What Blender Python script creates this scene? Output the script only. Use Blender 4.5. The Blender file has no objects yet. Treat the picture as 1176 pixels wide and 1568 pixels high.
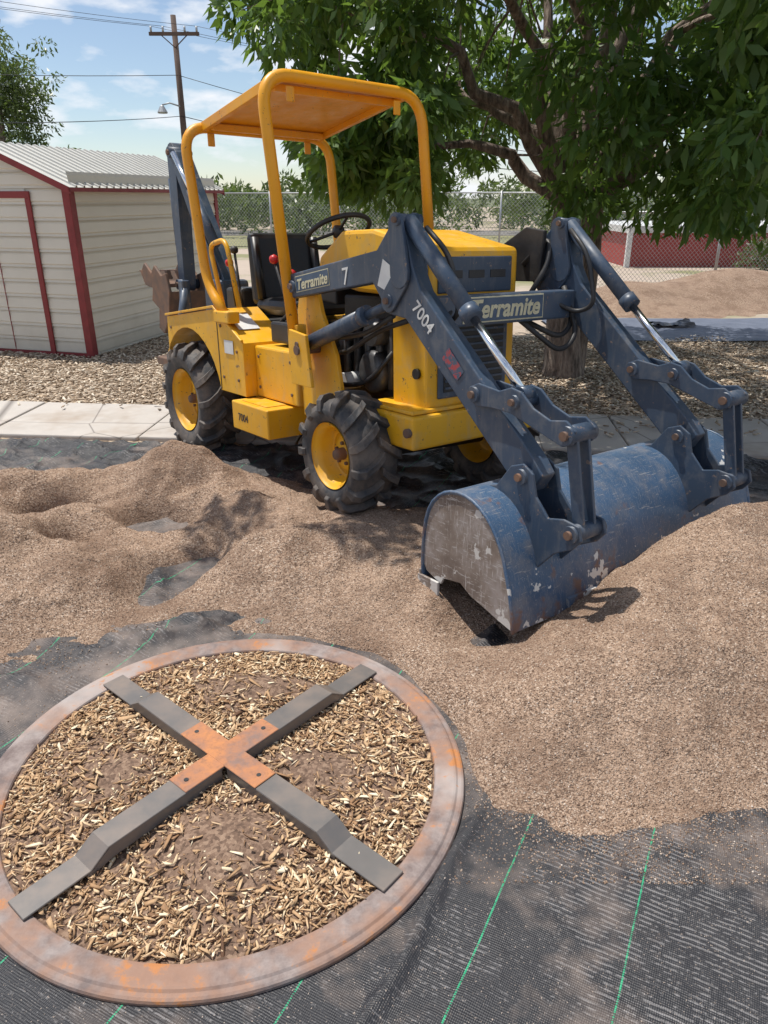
import bpy, bmesh, math, random
import numpy as np
from mathutils import Vector, Matrix
random.seed(7); rng=np.random.default_rng(7)
scene=bpy.context.scene; COL=scene.collection
R=math.radians

# ------------------------------------------------------------------ helpers
def empty(name,mw=None,parent=None):
    e=bpy.data.objects.new(name,None); COL.objects.link(e); e.empty_display_size=.2
    if parent: e.parent=parent
    if mw is not None: e.matrix_world=mw
    return e
def mesh(name,v,f,mat,parent=None,bevel=0,smooth=False,seg=2):
    me=bpy.data.meshes.new(name); me.from_pydata([tuple(p) for p in v],[],[tuple(q) for q in f]); me.update()
    bm=bmesh.new(); bm.from_mesh(me); bmesh.ops.recalc_face_normals(bm,faces=bm.faces); bm.to_mesh(me); bm.free()
    if mat: me.materials.append(mat)
    ob=bpy.data.objects.new(name,me); COL.objects.link(ob)
    if parent: ob.parent=parent
    if smooth: me.polygons.foreach_set('use_smooth',[True]*len(me.polygons))
    if bevel:
        m=ob.modifiers.new('b','BEVEL'); m.width=bevel; m.segments=seg; m.limit_method='ANGLE'; m.angle_limit=R(35)
    return ob
def big(name,V,F,mat,parent=None,smooth=False,attr=None):
    me=bpy.data.meshes.new(name); n=len(F); k=F.shape[1]
    me.vertices.add(len(V)); me.vertices.foreach_set('co',np.asarray(V,dtype=np.float32).ravel())
    me.loops.add(n*k); me.loops.foreach_set('vertex_index',F.astype(np.int32).ravel())
    me.polygons.add(n); me.polygons.foreach_set('loop_start',np.arange(0,n*k,k,dtype=np.int32))
    me.polygons.foreach_set('loop_total',np.full(n,k,dtype=np.int32))
    if smooth: me.polygons.foreach_set('use_smooth',np.ones(n,dtype=bool))
    me.update(calc_edges=True)
    if attr is not None:
        a=me.attributes.new('rnd','FLOAT','POINT'); a.data.foreach_set('value',attr.astype(np.float32))
    if mat: me.materials.append(mat)
    ob=bpy.data.objects.new(name,me); COL.objects.link(ob)
    if parent: ob.parent=parent
    return ob
def box(name,x,y,z,mat,parent=None,bevel=.006):
    v=[(a,b,c) for a in x for b in y for c in z]
    f=[(0,1,3,2),(4,6,7,5),(0,4,5,1),(2,3,7,6),(0,2,6,4),(1,5,7,3)]
    return mesh(name,v,f,mat,parent,bevel)
def prism(name,pts,y0,y1,mat,parent=None,bevel=.005):
    n=len(pts); v=[(p[0],y0,p[1]) for p in pts]+[(p[0],y1,p[1]) for p in pts]
    f=[tuple(range(n)),tuple(range(2*n-1,n-1,-1))]+[(i,(i+1)%n,n+(i+1)%n,n+i) for i in range(n)]
    return mesh(name,v,f,mat,parent,bevel)
def rpath(pts,r=.1,n=6):
    pts=[Vector(p) for p in pts]; out=[pts[0]]
    for i in range(1,len(pts)-1):
        a,b,c=pts[i-1],pts[i],pts[i+1]; d1=(a-b); d2=(c-b); rr=min(r,d1.length*.49,d2.length*.49)
        s=b+d1.normalized()*rr; e=b+d2.normalized()*rr
        for k in range(n+1):
            t=k/n; out.append(s*(1-t)**2+b*2*t*(1-t)+e*t*t)
    out.append(pts[-1]); return out
def tube(name,pts,r,mat,parent=None,seg=12,closed=False):
    pts=[Vector(p) for p in pts]; n=len(pts)
    rr=r if isinstance(r,(list,tuple)) else [r]*n
    V=[];F=[]; prev=None
    for i,p in enumerate(pts):
        if closed: t=(pts[(i+1)%n]-pts[i-1])
        else: t=(pts[min(i+1,n-1)]-pts[max(i-1,0)])
        t.normalize()
        if prev is None:
            u=t.orthogonal().normalized()
        else:
            u=prev-t*prev.dot(t)
            u=u.normalized() if u.length>1e-6 else t.orthogonal().normalized()
        prev=u; w=t.cross(u)
        for k in range(seg):
            a=2*math.pi*k/seg; V.append(p+(u*math.cos(a)+w*math.sin(a))*rr[i])
    m=n if closed else n-1
    for i in range(m):
        for k in range(seg):
            a=i*seg+k;b=i*seg+(k+1)%seg;c=((i+1)%n)*seg+(k+1)%seg;d=((i+1)%n)*seg+k
            F.append((a,b,c,d))
    if not closed:
        F.append(tuple(range(seg))[::-1]); F.append(tuple((n-1)*seg+k for k in range(seg)))
    ob=mesh(name,V,F,mat,parent)
    me=ob.data
    for pl in me.polygons: pl.use_smooth=len(pl.vertices)==4
    return ob
def lathe(name,prof,center,mat,parent=None,seg=48,smooth=True):
    V=[];F=[];n=len(prof)
    for k in range(seg):
        a=2*math.pi*k/seg
        for r,y in prof: V.append((center[0]+r*math.cos(a),center[1]+y,center[2]+r*math.sin(a)))
    for k in range(seg):
        for i in range(n-1):
            F.append((k*n+i,k*n+i+1,((k+1)%seg)*n+i+1,((k+1)%seg)*n+i))
    return mesh(name,V,F,mat,parent,0,smooth)
def text(name,body,size,mat,parent,M,ext=.001,shear=0,bold=0):
    cu=bpy.data.curves.new(name,'FONT'); cu.body=body; cu.size=size; cu.extrude=ext; cu.shear=shear; cu.offset=bold
    cu.materials.append(mat); ob=bpy.data.objects.new(name,cu); COL.objects.link(ob); ob.parent=parent
    ob.matrix_local=M; return ob
def basis(o,x,y):
    x=Vector(x).normalized(); y=Vector(y).normalized(); z=x.cross(y)
    return Matrix(((x.x,y.x,z.x,o[0]),(x.y,y.y,z.y,o[1]),(x.z,y.z,z.z,o[2]),(0,0,0,1)))
_T=rng.random((256,256))
def vn(x,y):
    xi=np.floor(x).astype(int); yi=np.floor(y).astype(int); fx=x-xi; fy=y-yi
    fx=fx*fx*(3-2*fx); fy=fy*fy*(3-2*fy)
    g=lambda a,b:_T[a%256,b%256]
    return (g(xi,yi)*(1-fx)+g(xi+1,yi)*fx)*(1-fy)+(g(xi,yi+1)*(1-fx)+g(xi+1,yi+1)*fx)*fy
def fbm(x,y,o=4):
    s=0;a=.5
    for i in range(o):
        s=s+a*(vn(x*2**i+17*i,y*2**i+31*i)-.5); a*=.5
    return s
def sst(a,b,x):
    t=np.clip((x-a)/(b-a),0,1); return t*t*(3-2*t)

# ------------------------------------------------------------------ materials
class MT:
    def __init__(s,name):
        s.m=bpy.data.materials.new(name); s.m.use_nodes=True; s.nt=s.m.node_tree; s.n=s.nt.nodes; s.l=s.nt.links
        s.b=s.n['Principled BSDF']; s.out=s.n['Material Output']
    def node(s,t,**k):
        q=s.n.new(t)
        for a,b in k.items(): setattr(q,a,b)
        return q
    def link(s,a,b): s.l.new(a,b)
    def coord(s,kind='Object'):
        if not hasattr(s,'_c'): s._c=s.node('ShaderNodeTexCoord')
        return s._c.outputs[kind]
    def noise(s,scale,detail=4,rough=.55,vec=None,dist=0):
        q=s.node('ShaderNodeTexNoise'); q.inputs['Scale'].default_value=scale; q.inputs['Detail'].default_value=min(detail,4)
        q.inputs['Roughness'].default_value=rough; q.inputs['Distortion'].default_value=dist
        s.link(vec if vec is not None else s.coord(),q.inputs['Vector']); return q.outputs['Fac']
    def vor(s,scale,out='Color',vec=None,feature='F1'):
        q=s.node('ShaderNodeTexVoronoi'); q.feature=feature; q.inputs['Scale'].default_value=scale
        s.link(vec if vec is not None else s.coord(),q.inputs['Vector']); return q.outputs[out]
    def ramp(s,fac,stops,interp='LINEAR'):
        q=s.node('ShaderNodeValToRGB'); q.color_ramp.interpolation=interp; e=q.color_ramp.elements
        while len(e)<len(stops): e.new(.5)
        for i,(p,c) in enumerate(stops):
            e[i].position=p
            e[i].color=(c,c,c,1) if isinstance(c,(int,float)) else (*c,1)
        s.link(fac,q.inputs[0]); return q.outputs[0]
    def mix(s,fac,a,b,mode='MIX'):
        q=s.node('ShaderNodeMix',data_type='RGBA',blend_type=mode)
        for inp,v in ((q.inputs[0],fac),(q.inputs[6],a),(q.inputs[7],b)):
            if isinstance(v,(int,float)): inp.default_value=v
            elif isinstance(v,tuple): inp.default_value=(*v,1)
            else: s.link(v,inp)
        return q.outputs[2]
    def math(s,op,a,b=0,c=None):
        q=s.node('ShaderNodeMath',operation=op)
        for i,v in enumerate((a,b) if c is None else (a,b,c)):
            if isinstance(v,(int,float)): q.inputs[i].default_value=v
            else: s.link(v,q.inputs[i])
        return q.outputs[0]
    def bump(s,h,st=.5,d=.01,normal=None):
        q=s.node('ShaderNodeBump'); q.inputs['Strength'].default_value=st; q.inputs['Distance'].default_value=d
        s.link(h,q.inputs['Height'])
        if normal is not None: s.link(normal,q.inputs['Normal'])
        return q.outputs[0]
    def set(s,color=None,rough=None,metal=None,normal=None,spec=None):
        for k,v in (('Base Color',color),('Roughness',rough),('Metallic',metal),('Normal',normal),('Specular IOR Level',spec)):
            if v is None: continue
            if isinstance(v,tuple): s.b.inputs[k].default_value=(*v,1)
            elif isinstance(v,(int,float)): s.b.inputs[k].default_value=v
            else: s.link(v,s.b.inputs[k])
        return s.m
def paint(name,base,dark,dust,rough=.42,wear=(.2,.12,.08),wearamt=.66,dustlo=.45,scale=1.0):
    m=MT(name)
    n1=m.noise(2.3*scale,3,.6); c=m.mix(m.ramp(n1,[(.35,0),(.7,1)]),base,dark)
    n2=m.noise(9*scale,4,.7); c=m.mix(m.ramp(n2,[(dustlo,0),(dustlo+.32,.75)]),c,dust)
    mpp=m.node('ShaderNodeMapping'); mpp.inputs['Scale'].default_value=(1,1,.12); m.link(m.coord(),mpp.inputs[0])
    n4=m.noise(22*scale,3,.7,mpp.outputs[0]); c=m.mix(m.ramp(n4,[(.54,0),(.72,.42)]),c,dust)
    n3=m.noise(26*scale,4,.75); c=m.mix(m.ramp(n3,[(wearamt,0),(wearamt+.02,.9)]),c,wear)
    m.set(c,m.ramp(n2,[(.3,rough-.08),(.7,rough+.25)]),0,m.bump(n3,.08,.002)); return m.m
yellow=paint('yellow_paint',(.82,.43,.014),(.68,.33,.012),(.54,.37,.15),.38,(.16,.10,.06),.64,.52)
yellow2=paint('yellow_orange_paint',(.84,.38,.010),(.72,.29,.01),(.60,.36,.10),.35,(.13,.07,.04),.66,.6)
blue=paint('blue_paint',(.050,.076,.120),(.034,.054,.088),(.17,.165,.165),.36,(.22,.16,.13),.635,.50)
def bucket_mat():
    m=MT('worn_blue_bucket')
    n1=m.noise(3,4,.6); c=m.mix(m.ramp(n1,[(.35,0),(.7,1)]),(.060,.120,.215),(.038,.075,.135))
    n2=m.noise(7,5,.7); c=m.mix(m.ramp(n2,[(.46,0),(.72,.65)]),c,(.22,.205,.20))
    for sc,ro,th in (((3,60,3),(0,.3,.5),.61),((40,2,4),(.4,.2,.3),.61),((50,50,2),(.1,.9,.2),.60)):
        mp=m.node('ShaderNodeMapping'); mp.inputs['Scale'].default_value=sc; mp.inputs['Rotation'].default_value=ro; m.link(m.coord(),mp.inputs[0])
        n3=m.noise(5,3,.8,mp.outputs[0]); c=m.mix(m.ramp(n3,[(th,0),(th+.04,.6)]),c,(.34,.33,.32))
    sx=m.node('ShaderNodeSeparateXYZ'); m.link(m.coord(),sx.inputs[0])
    low=m.ramp(m.math('MULTIPLY_ADD',sx.outputs[2],-5,.75),[(0,0),(1,1)])
    r=m.noise(5,5,.72); c=m.mix(m.ramp(m.math('ADD',r,m.math('MULTIPLY',low,.14)),[(.60,0),(.68,.75)]),c,(.20,.10,.055))
    n4=m.noise(7.5,5,.6); f=m.math('ADD',n4,m.math('MULTIPLY',low,.19))
    c=m.mix(m.ramp(f,[(.675,0),(.685,1)]),c,(.66,.64,.60))
    return m.set(c,m.ramp(n2,[(.3,.30),(.75,.65)]),0,m.bump(n4,.2,.004))
bucketm=bucket_mat()
def worn_steel():
    m=MT('scraped_steel'); n=m.noise(4,5,.7); c=m.ramp(n,[(.3,(.12,.09,.075)),(.5,(.23,.185,.155)),(.62,(.33,.29,.27)),(.75,(.22,.11,.06))])
    for sc,ro in (((30,30,3),(0,.6,0)),((4,40,30),(.2,-.5,0))):
        mp=m.node('ShaderNodeMapping'); mp.inputs['Scale'].default_value=sc; mp.inputs['Rotation'].default_value=ro; m.link(m.coord(),mp.inputs[0])
        n2=m.noise(4,3,.8,mp.outputs[0]); c=m.mix(m.ramp(n2,[(.58,0),(.64,.7)]),c,(.52,.49,.47))
    sx=m.node('ShaderNodeSeparateXYZ'); m.link(m.coord(),sx.inputs[0])
    low=m.ramp(m.math('MULTIPLY_ADD',sx.outputs[2],-6,.75),[(0,0),(1,1)]); n5=m.noise(9,5,.6)
    c=m.mix(m.ramp(m.math('ADD',n5,m.math('MULTIPLY',low,.16)),[(.64,0),(.65,.9)]),c,(.62,.60,.57))
    return m.set(c,.5,.1,m.bump(n2,.2,.002))
steel=worn_steel()
def simple(name,c,rough=.5,metal=0,dust=None,scale=8):
    m=MT(name); n=m.noise(scale,4,.65); c2=dust or tuple(x*.7 for x in c)
    col=m.mix(m.ramp(n,[(.42,0),(.72,.8)]),c,c2)
    return m.set(col,m.ramp(n,[(.3,max(rough-.08,.05)),(.7,min(rough+.12,1))]),metal,m.bump(n,.1,.003))
black=simple('black_parts',(.018,.018,.02),.5,0,(.06,.055,.05))
seatm=simple('black_vinyl',(.012,.012,.014),.38,0,(.03,.03,.03))
rubber=MT('tyre_rubber')
_n=rubber.noise(6,5,.7); _n2=rubber.noise(60,3,.6)
_c=rubber.mix(rubber.ramp(_n,[(.38,0),(.66,.85)]),(.042,.043,.047),(.19,.15,.12))
rubber=rubber.set(_c,.68,0,rubber.bump(_n2,.3,.003))
chrome=MT('chrome_rod').set((.80,.81,.83),.16,1)
rust=simple('rusty_steel',(.13,.085,.065),.7,.2,(.28,.15,.09),10)
white=simple('white_decal',(.7,.7,.68),.5,0,(.5,.5,.5))
cream_txt=simple('cream_lettering',(.60,.56,.38),.5,0,(.42,.38,.25),30)
redp=simple('red_plastic',(.55,.02,.02),.35)
orange_txt=simple('dark_lettering',(.03,.02,.02),.5)

def gravel(name='fine_gravel',tone=1.0):
    m=MT(name)
    v=m.vor(200,'Color'); sp=m.node('ShaderNodeSeparateColor'); m.link(v,sp.inputs[0])
    t=lambda *c: tuple(x*tone for x in c)
    c=m.ramp(sp.outputs[0],[(0,t(.11,.067,.045)),(.3,t(.27,.178,.122)),(.6,t(.40,.275,.195)),(.9,t(.50,.365,.27)),(1,t(.66,.55,.45))])
    big_=m.noise(1.9,4,.65); c=m.mix(m.ramp(big_,[(.38,0),(.7,.5)]),c,t(.48,.335,.24))
    med=m.noise(3.5,4,.7); c=m.mix(m.ramp(med,[(.36,.6),(.54,0)]),c,t(.20,.125,.085))
    d=m.vor(200,'Distance'); n=m.noise(42,4,.72)
    b1=m.bump(d,.6,.005); b2=m.bump(n,.95,.018,b1)
    return m.set(c,.92,0,b2,.2)
gravelm=gravel()
def rndmat(name,stops,rough=.8,bumpy=True):
    m=MT(name); a=m.node('ShaderNodeAttribute'); a.attribute_name='rnd'
    c=m.ramp(a.outputs['Fac'],stops)
    if bumpy:
        mp=m.node('ShaderNodeMapping'); mp.inputs['Rotation'].default_value=(0,0,.6); mp.inputs['Scale'].default_value=(1,.4,1); m.link(m.coord(),mp.inputs[0])
        n=m.noise(160,2,.6,mp.outputs[0]); c=m.mix(.35,c,m.mix(n,(.02,.01,.005),(1,.9,.7)),'OVERLAY')
    return m.set(c,rough,0,None,.25)
pebm=rndmat('pebbles',[(0,(.12,.075,.055)),(.35,(.29,.195,.135)),(.75,(.43,.31,.23)),(.95,(.52,.41,.32)),(1,(.70,.61,.53))],.9,False)
chipm=rndmat('wood_chips',[(0,(.12,.065,.04)),(.25,(.31,.185,.105)),(.55,(.50,.335,.20)),(.85,(.68,.51,.34)),(1,(.84,.72,.55))],.75)
chipm2=rndmat('weathered_wood_chips',[(0,(.20,.145,.10)),(.35,(.42,.32,.23)),(.7,(.60,.48,.36)),(1,(.78,.69,.56))],.8,False)

def fabric_mat():
    m=MT('woven_fabric'); sx=m.node('ShaderNodeSeparateXYZ'); m.link(m.coord(),sx.inputs[0])
    wob=m.noise(1.6,2,.5)
    w=m.math('ADD',m.math('MULTIPLY',sx.outputs[0],.89),m.math('MULTIPLY',sx.outputs[1],-.46))
    w=m.math('ADD',w,m.math('MULTIPLY_ADD',wob,.022,-.011))
    q=m.math('ADD',m.math('MULTIPLY',sx.outputs[0],.46),m.math('MULTIPLY',sx.outputs[1],.89))
    q2=m.math('ADD',q,m.math('MULTIPLY',m.noise(6,3,.5),.018))
    wv=m.math('SINE',m.math('MULTIPLY',w,2*math.pi/.0045)); qv=m.math('SINE',m.math('MULTIPLY',q2,2*math.pi/.0055))
    row=m.math('SINE',m.math('MULTIPLY',q2,2*math.pi/.014))
    brk=m.ramp(m.noise(28,3,.6),[(.40,.1),(.60,1)])
    patch=m.math('ADD',m.ramp(m.noise(2.4,4,.6),[(.42,0),(.62,.6)]),m.ramp(sx.outputs[0],[(.15,-.2),(.7,.35)]))
    rowf=m.math('MULTIPLY',m.math('MULTIPLY',m.ramp(row,[(.1,0),(.9,1)]),brk),m.math('MAXIMUM',patch,.05))
    hi=m.ramp(m.math('ADD',rowf,m.math('MULTIPLY',m.noise(120,2,.7),1.15)),[(.74,0),(1.2,1)])
    c=m.mix(m.math('MULTIPLY',hi,.85),(.024,.024,.028),(.21,.20,.20))
    c=m.mix(m.math('MULTIPLY',m.math('MULTIPLY_ADD',wv,.5,.5),.35),c,(.045,.045,.05))
    dn=m.noise(3.2,5,.68); dy=m.ramp(m.math('MULTIPLY',sx.outputs[1],.2),[(.24,0),(.42,.12),(.72,.12),(.84,-.02)])
    c=m.mix(m.ramp(m.math('ADD',dn,dy),[(.52,0),(.85,.85)]),c,(.31,.24,.20))
    sp=m.noise(210,2,.5); c=m.mix(m.ramp(sp,[(.67,0),(.71,.8)]),c,(.42,.34,.28))
    fr=m.math('ABSOLUTE',m.math('ADD',m.math('FRACT',m.math('MULTIPLY_ADD',w,1/.314,.354/.314+.5+10)),-.5))
    g=m.math('MULTIPLY',m.math('LESS_THAN',fr,.0065),m.ramp(m.math('ADD',m.noise(60,2,.5),m.math('MULTIPLY',qv,.12)),[(.40,0),(.50,1)]))
    c=m.mix(m.math('MULTIPLY',g,.85),c,(.02,.38,.18))
    h=m.math('ADD',m.math('MULTIPLY',wv,.3),m.math('ADD',m.math('MULTIPLY',qv,.5),rowf))
    return m.set(c,m.ramp(m.noise(4,4,.6),[(.3,.40),(.7,.62)]),0,m.bump(h,.35,.003,m.bump(m.noise(9,4,.6),.6,.025)),.4)
fabric=fabric_mat()

# ------------------------------------------------------------------ camera / sun / sky
PITCH=23
cam=bpy.data.cameras.new('camera'); cam.sensor_fit='VERTICAL'; cam.sensor_height=36; cam.sensor_width=27; cam.lens=26; cam.clip_end=2000; cam.clip_start=.05
co=bpy.data.objects.new('camera',cam); COL.objects.link(co); co.location=(0,0,1.6); co.rotation_euler=(R(90-PITCH),0,0); scene.camera=co
S=Vector((-.30,.19,.93)).normalized()
sl=bpy.data.lights.new('sun','SUN'); sl.energy=5; sl.angle=R(.53); sl.color=(1,.96,.89)
so=bpy.data.objects.new('sun',sl); COL.objects.link(so); so.rotation_mode='QUATERNION'; so.rotation_quaternion=S.to_track_quat('Z','Y'); so.location=(-5,6,18)
w=bpy.data.worlds.new('World'); scene.world=w; w.use_nodes=True; nt=w.node_tree; bg=nt.nodes['Background']
sky=nt.nodes.new('ShaderNodeTexSky'); sky.sky_type='NISHITA'; sky.sun_disc=False; sky.sun_elevation=math.asin(S.z); sky.sun_rotation=math.atan2(S.x,S.y)%(2*math.pi)
sky.air_density=1.0; sky.dust_density=.6; sky.altitude=1000
tc=nt.nodes.new('ShaderNodeTexCoord'); mp=nt.nodes.new('ShaderNodeMapping'); mp.inputs['Scale'].default_value=(1,1,2.8); mp.inputs['Location'].default_value=(2.1,.4,.6)
nt.links.new(tc.outputs['Generated'],mp.inputs[0])
cn=nt.nodes.new('ShaderNodeTexNoise'); cn.inputs['Scale'].default_value=6; cn.inputs['Detail'].default_value=7; cn.inputs['Roughness'].default_value=.52
nt.links.new(mp.outputs[0],cn.inputs['Vector'])
cr=nt.nodes.new('ShaderNodeValToRGB'); cr.color_ramp.elements[0].position=.50; cr.color_ramp.elements[1].position=.60; cr.color_ramp.elements[0].color=(.06,.06,.06,1); cr.color_ramp.elements[1].color=(.95,.95,.95,1)
nt.links.new(cn.outputs['Fac'],cr.inputs[0])
mx=nt.nodes.new('ShaderNodeMix'); mx.data_type='RGBA'; mx.inputs[7].default_value=(8.0,8.2,8.6,1)
nt.links.new(cr.outputs[0],mx.inputs[0]); nt.links.new(sky.outputs[0],mx.inputs[6]); nt.links.new(mx.outputs[2],bg.inputs[0]); bg.inputs[1].default_value=.12
scene.view_settings.view_transform='Standard'; scene.view_settings.look='None'; scene.view_settings.exposure=0

# ------------------------------------------------------------------ ground sheet
m=MT('earth_ground'); sx=m.node('ShaderNodeSeparateXYZ'); m.link(m.coord(),sx.inputs[0])
n=m.noise(3,5,.7); n2=m.noise(.35,5,.6); v=m.vor(45,'Color')
sp=m.node('ShaderNodeSeparateColor'); m.link(v,sp.inputs[0])
mul=m.ramp(sp.outputs[0],[(0,(.16,.115,.08)),(.5,(.38,.285,.20)),(1,(.58,.47,.35))])
dirt=m.mix(n,(.36,.29,.23),(.48,.40,.33)); dirt=m.mix(m.ramp(n2,[(.5,0),(.6,.8)]),dirt,(.18,.19,.08))
zone=m.ramp(m.math('MULTIPLY',m.math('ADD',sx.outputs[1],m.math('MULTIPLY',n,2)),.05),[(.5,0),(.56,1)])
ground=m.set(m.mix(zone,mul,dirt),.95,0,m.bump(n,.6,.02),.2)
big('ground',np.array([(-300,-20,0),(300,-20,0),(300,500,0),(-300,500,0)],float),np.array([[0,1,2,3]]),ground)

conc=MT('concrete'); a=conc.noise(5,5,.65); b=conc.noise(120,3,.6); e_=conc.noise(1.3,5,.7)
cc=conc.mix(a,(.40,.365,.33),(.56,.51,.46)); cc=conc.mix(conc.ramp(e_,[(.5,0),(.66,.7)]),cc,(.34,.27,.21))
cv=conc.vor(1.1,'Distance',None,'DISTANCE_TO_EDGE'); cc=conc.mix(conc.ramp(cv,[(.0,.8),(.008,0)]),cc,(.12,.10,.09))
conc=conc.set(cc,.85,0,conc.bump(b,.3,.003))
path=empty('concrete_path')
d=Vector((1,-.088,0)).normalized(); pn=Vector((.088,1,0)).normalized()
for i in range(-8,9):
    c0=Vector((0,5.36,0))+d*(i*1.15); L2=.568; jz=random.uniform(-.006,.006)
    vs=[c0+d*sx_*L2+pn*sy_*.45+Vector((0,0,z+(jz if z>0 else 0))) for z in (-.05,.035) for sx_,sy_ in ((-1,-1),(1,-1),(1,1),(-1,1))]
    mesh('slab_%d'%(i+8),vs,[(0,1,2,3),(4,5,6,7),(0,1,5,4),(1,2,6,5),(2,3,7,6),(3,0,4,7)],conc,path,.012)

# ------------------------------------------------------------------ height fields
RC=np.array([-.47,1.75]); RR=.70
BUMPS=[(1.55,2.45,.27,.75,.44,.35),(1.45,2.80,.27,.62,.22,.62),(.82,2.08,.12,.45,.30,.35),(.46,1.95,.085,.26,.24,0),(.30,2.35,.065,.36,.2,.3),
 (-.38,2.95,.24,.46,.28,-.1),(.08,2.72,.10,.36,.24,.3),(-.35,3.45,.12,.65,.32,0),(-1.15,3.95,.33,.38,.23,.1),(-.72,3.62,.12,.36,.26,0),
 (-1.80,3.02,.30,.42,.28,.2),(-2.40,3.5,.30,.55,.42,0),(-2.15,2.5,.17,.5,.28,0),(-1.38,2.72,.12,.32,.24,0),(-1.45,3.38,.10,.22,.16,0),
 (-1.80,3.85,.18,.36,.20,0),(.45,3.2,.10,.55,.35,0),(2.4,2.9,.22,.7,.6,0),
 (-1.18,3.50,-.26,.16,.11,.3),(-1.72,3.55,-.24,.18,.09,.4),(-1.92,3.0,-.18,.15,.09,.5),(-2.1,3.3,-.15,.13,.1,0),(-1.5,3.12,-.14,.12,.09,0),(-1.05,3.75,-.08,.1,.06,.4),(-2.3,2.75,-.12,.12,.08,.2),(-1.75,2.62,-.10,.12,.08,.2),(-.6,3.2,-.10,.13,.08,.9),(-.15,3.05,-.06,.1,.07,.3),(-.93,2.98,-.16,.12,.28,-.5),(.40,2.42,-.10,.20,.14,.3)]
def H(x,y):
    wx=x+.18*fbm(x*2.1+5,y*2.1,3); wy=y+.18*fbm(x*2.1,y*2.1+40,3)
    h=0
    for cx,cy,A,sx,sy,ro in BUMPS:
        dx=(wx-cx)*math.cos(ro)+(wy-cy)*math.sin(ro); dy=-(wx-cx)*math.sin(ro)+(wy-cy)*math.cos(ro)
        h=h+A*np.exp(-((dx/sx)**2+(dy/sy)**2)**(.82 if A>0 else 1.3))
    k=np.clip(h/.12,0,1)
    rg=1-np.abs(2*vn(x*2.7+4,y*3.1+9)-1); rg2=1-np.abs(2*vn(x*6.3+14,y*7.1+3)-1); lft=sst(.2,-.6,x)
    h=h+k*(.07*fbm(x*3.2+9,y*3.2+3,4)+(.04+.03*lft)*fbm(x*10,y*10,4)+.04*(rg-.5)+.028*lft*(rg2-.5))
    dr=np.hypot(x-RC[0],y-RC[1]); h=h*sst(RR-.02,RR+.11,dr)
    return h-.020+.018*fbm(x*7+2,y*7+7,3)
def fabz(x,y):
    dr=np.hypot(x-RC[0],y-RC[1]); k=sst(RR,RR+.12,dr)
    r1=1-np.abs(2*(vn(x*1.6+y*1.1+3,y*2.6-x*1.9+8))-1); r1=np.clip(r1-.72,0,1)/.28
    r2=1-np.abs(2*(vn(x*3.1-y*2.3+13,y*4.6+x*2.9+28))-1); r2=np.clip(r2-.8,0,1)/.2
    r3=1-np.abs(2*(vn(x*5.1+y*1.3+53,y*9.6+18))-1); r3=np.clip(r3-.6,0,1)/.4
    far=sst(1.9,2.4,y)+sst(.5,.9,-x-.2)*.5
    z=.008+k*(.004*fbm(x*3,y*3,3)+(.024*r1**2+.014*r2**2)*(.12+.88*np.clip(far,0,1)))+.03*r3**2*sst(3.9,4.3,y)
    p0=np.array([-.06,.98]); p1=np.array([.30,1.62]); dd=(p1-p0)/np.linalg.norm(p1-p0)
    s=(x-p0[0])*dd[0]+(y-p0[1])*dd[1]; t=(x-p0[0])*-dd[1]+(y-p0[1])*dd[0]+.012*np.sin(s*9)
    z=z+.020*np.exp(-(t/.014)**2)*sst(-.6,-.4,s)*(1-sst(.62,.72,s))
    q=y-(2.56+.12*np.sin((x+.7)*3)); z=z+k*.06*np.exp(-(q/.10)**2)*np.clip(fbm(x*7,y*16,3)*3+.3,0,1)*sst(-1.6,-1.0,x)*(1-sst(.0,.25,x))
    return z
def grid(name,x0,x1,y0,y1,st,fn,mat,yskew=0):
    nx=int((x1-x0)/st)+1; ny=int((y1-y0)/st)+1
    X,Y=np.meshgrid(np.linspace(x0,x1,nx),np.linspace(y0,y1,ny)); Y=Y+yskew*X*((Y-y0)/(y1-y0))
    Z=fn(X,Y); V=np.stack([X,Y,Z],-1).reshape(-1,3)
    i=np.arange(ny-1)[:,None]*nx+np.arange(nx-1)[None,:]; F=np.stack([i,i+1,i+nx+1,i+nx],-1).reshape(-1,4)
    return big(name,V,F,mat,None,True)
grid('landscape_fabric',-4.2,3.4,-.3,4.85,.018,fabz,fabric,-.088)
grid('gravel_pile',-4.2,3.6,1.3,5.0,.013,H,gravelm)

def rotmats(n,tilt):
    yaw=rng.random(n)*2*np.pi; p=(rng.normal(0,tilt,n)); r=(rng.normal(0,tilt,n))
    cy,sy=np.cos(yaw),np.sin(yaw); cp,sp_=np.cos(p),np.sin(p); cr_,sr=np.cos(r),np.sin(r)
    Rz=np.zeros((n,3,3)); Rz[:,0,0]=cy;Rz[:,0,1]=-sy;Rz[:,1,0]=sy;Rz[:,1,1]=cy;Rz[:,2,2]=1
    Ry=np.zeros((n,3,3)); Ry[:,0,0]=cp;Ry[:,0,2]=sp_;Ry[:,2,0]=-sp_;Ry[:,2,2]=cp;Ry[:,1,1]=1
    Rx=np.zeros((n,3,3)); Rx[:,1,1]=cr_;Rx[:,1,2]=-sr;Rx[:,2,1]=sr;Rx[:,2,2]=cr_;Rx[:,0,0]=1
    return Rz@Ry@Rx
def scatter(name,base,faces,pos,scale,tilt,mat,rnd,jit=0):
    n=len(pos); k=len(base); B=np.repeat(base[None],n,0)
    if jit: B=B+rng.normal(0,jit,B.shape)*np.abs(B)
    B=B*scale[:,None,:]; V=np.einsum('nij,nkj->nki',rotmats(n,tilt),B)+pos[:,None,:]
    F=(faces[None]+np.arange(n)[:,None,None]*k).reshape(-1,faces.shape[1])
    return big(name,V.reshape(-1,3),F,mat,None,False,np.repeat(rnd,k))
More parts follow.
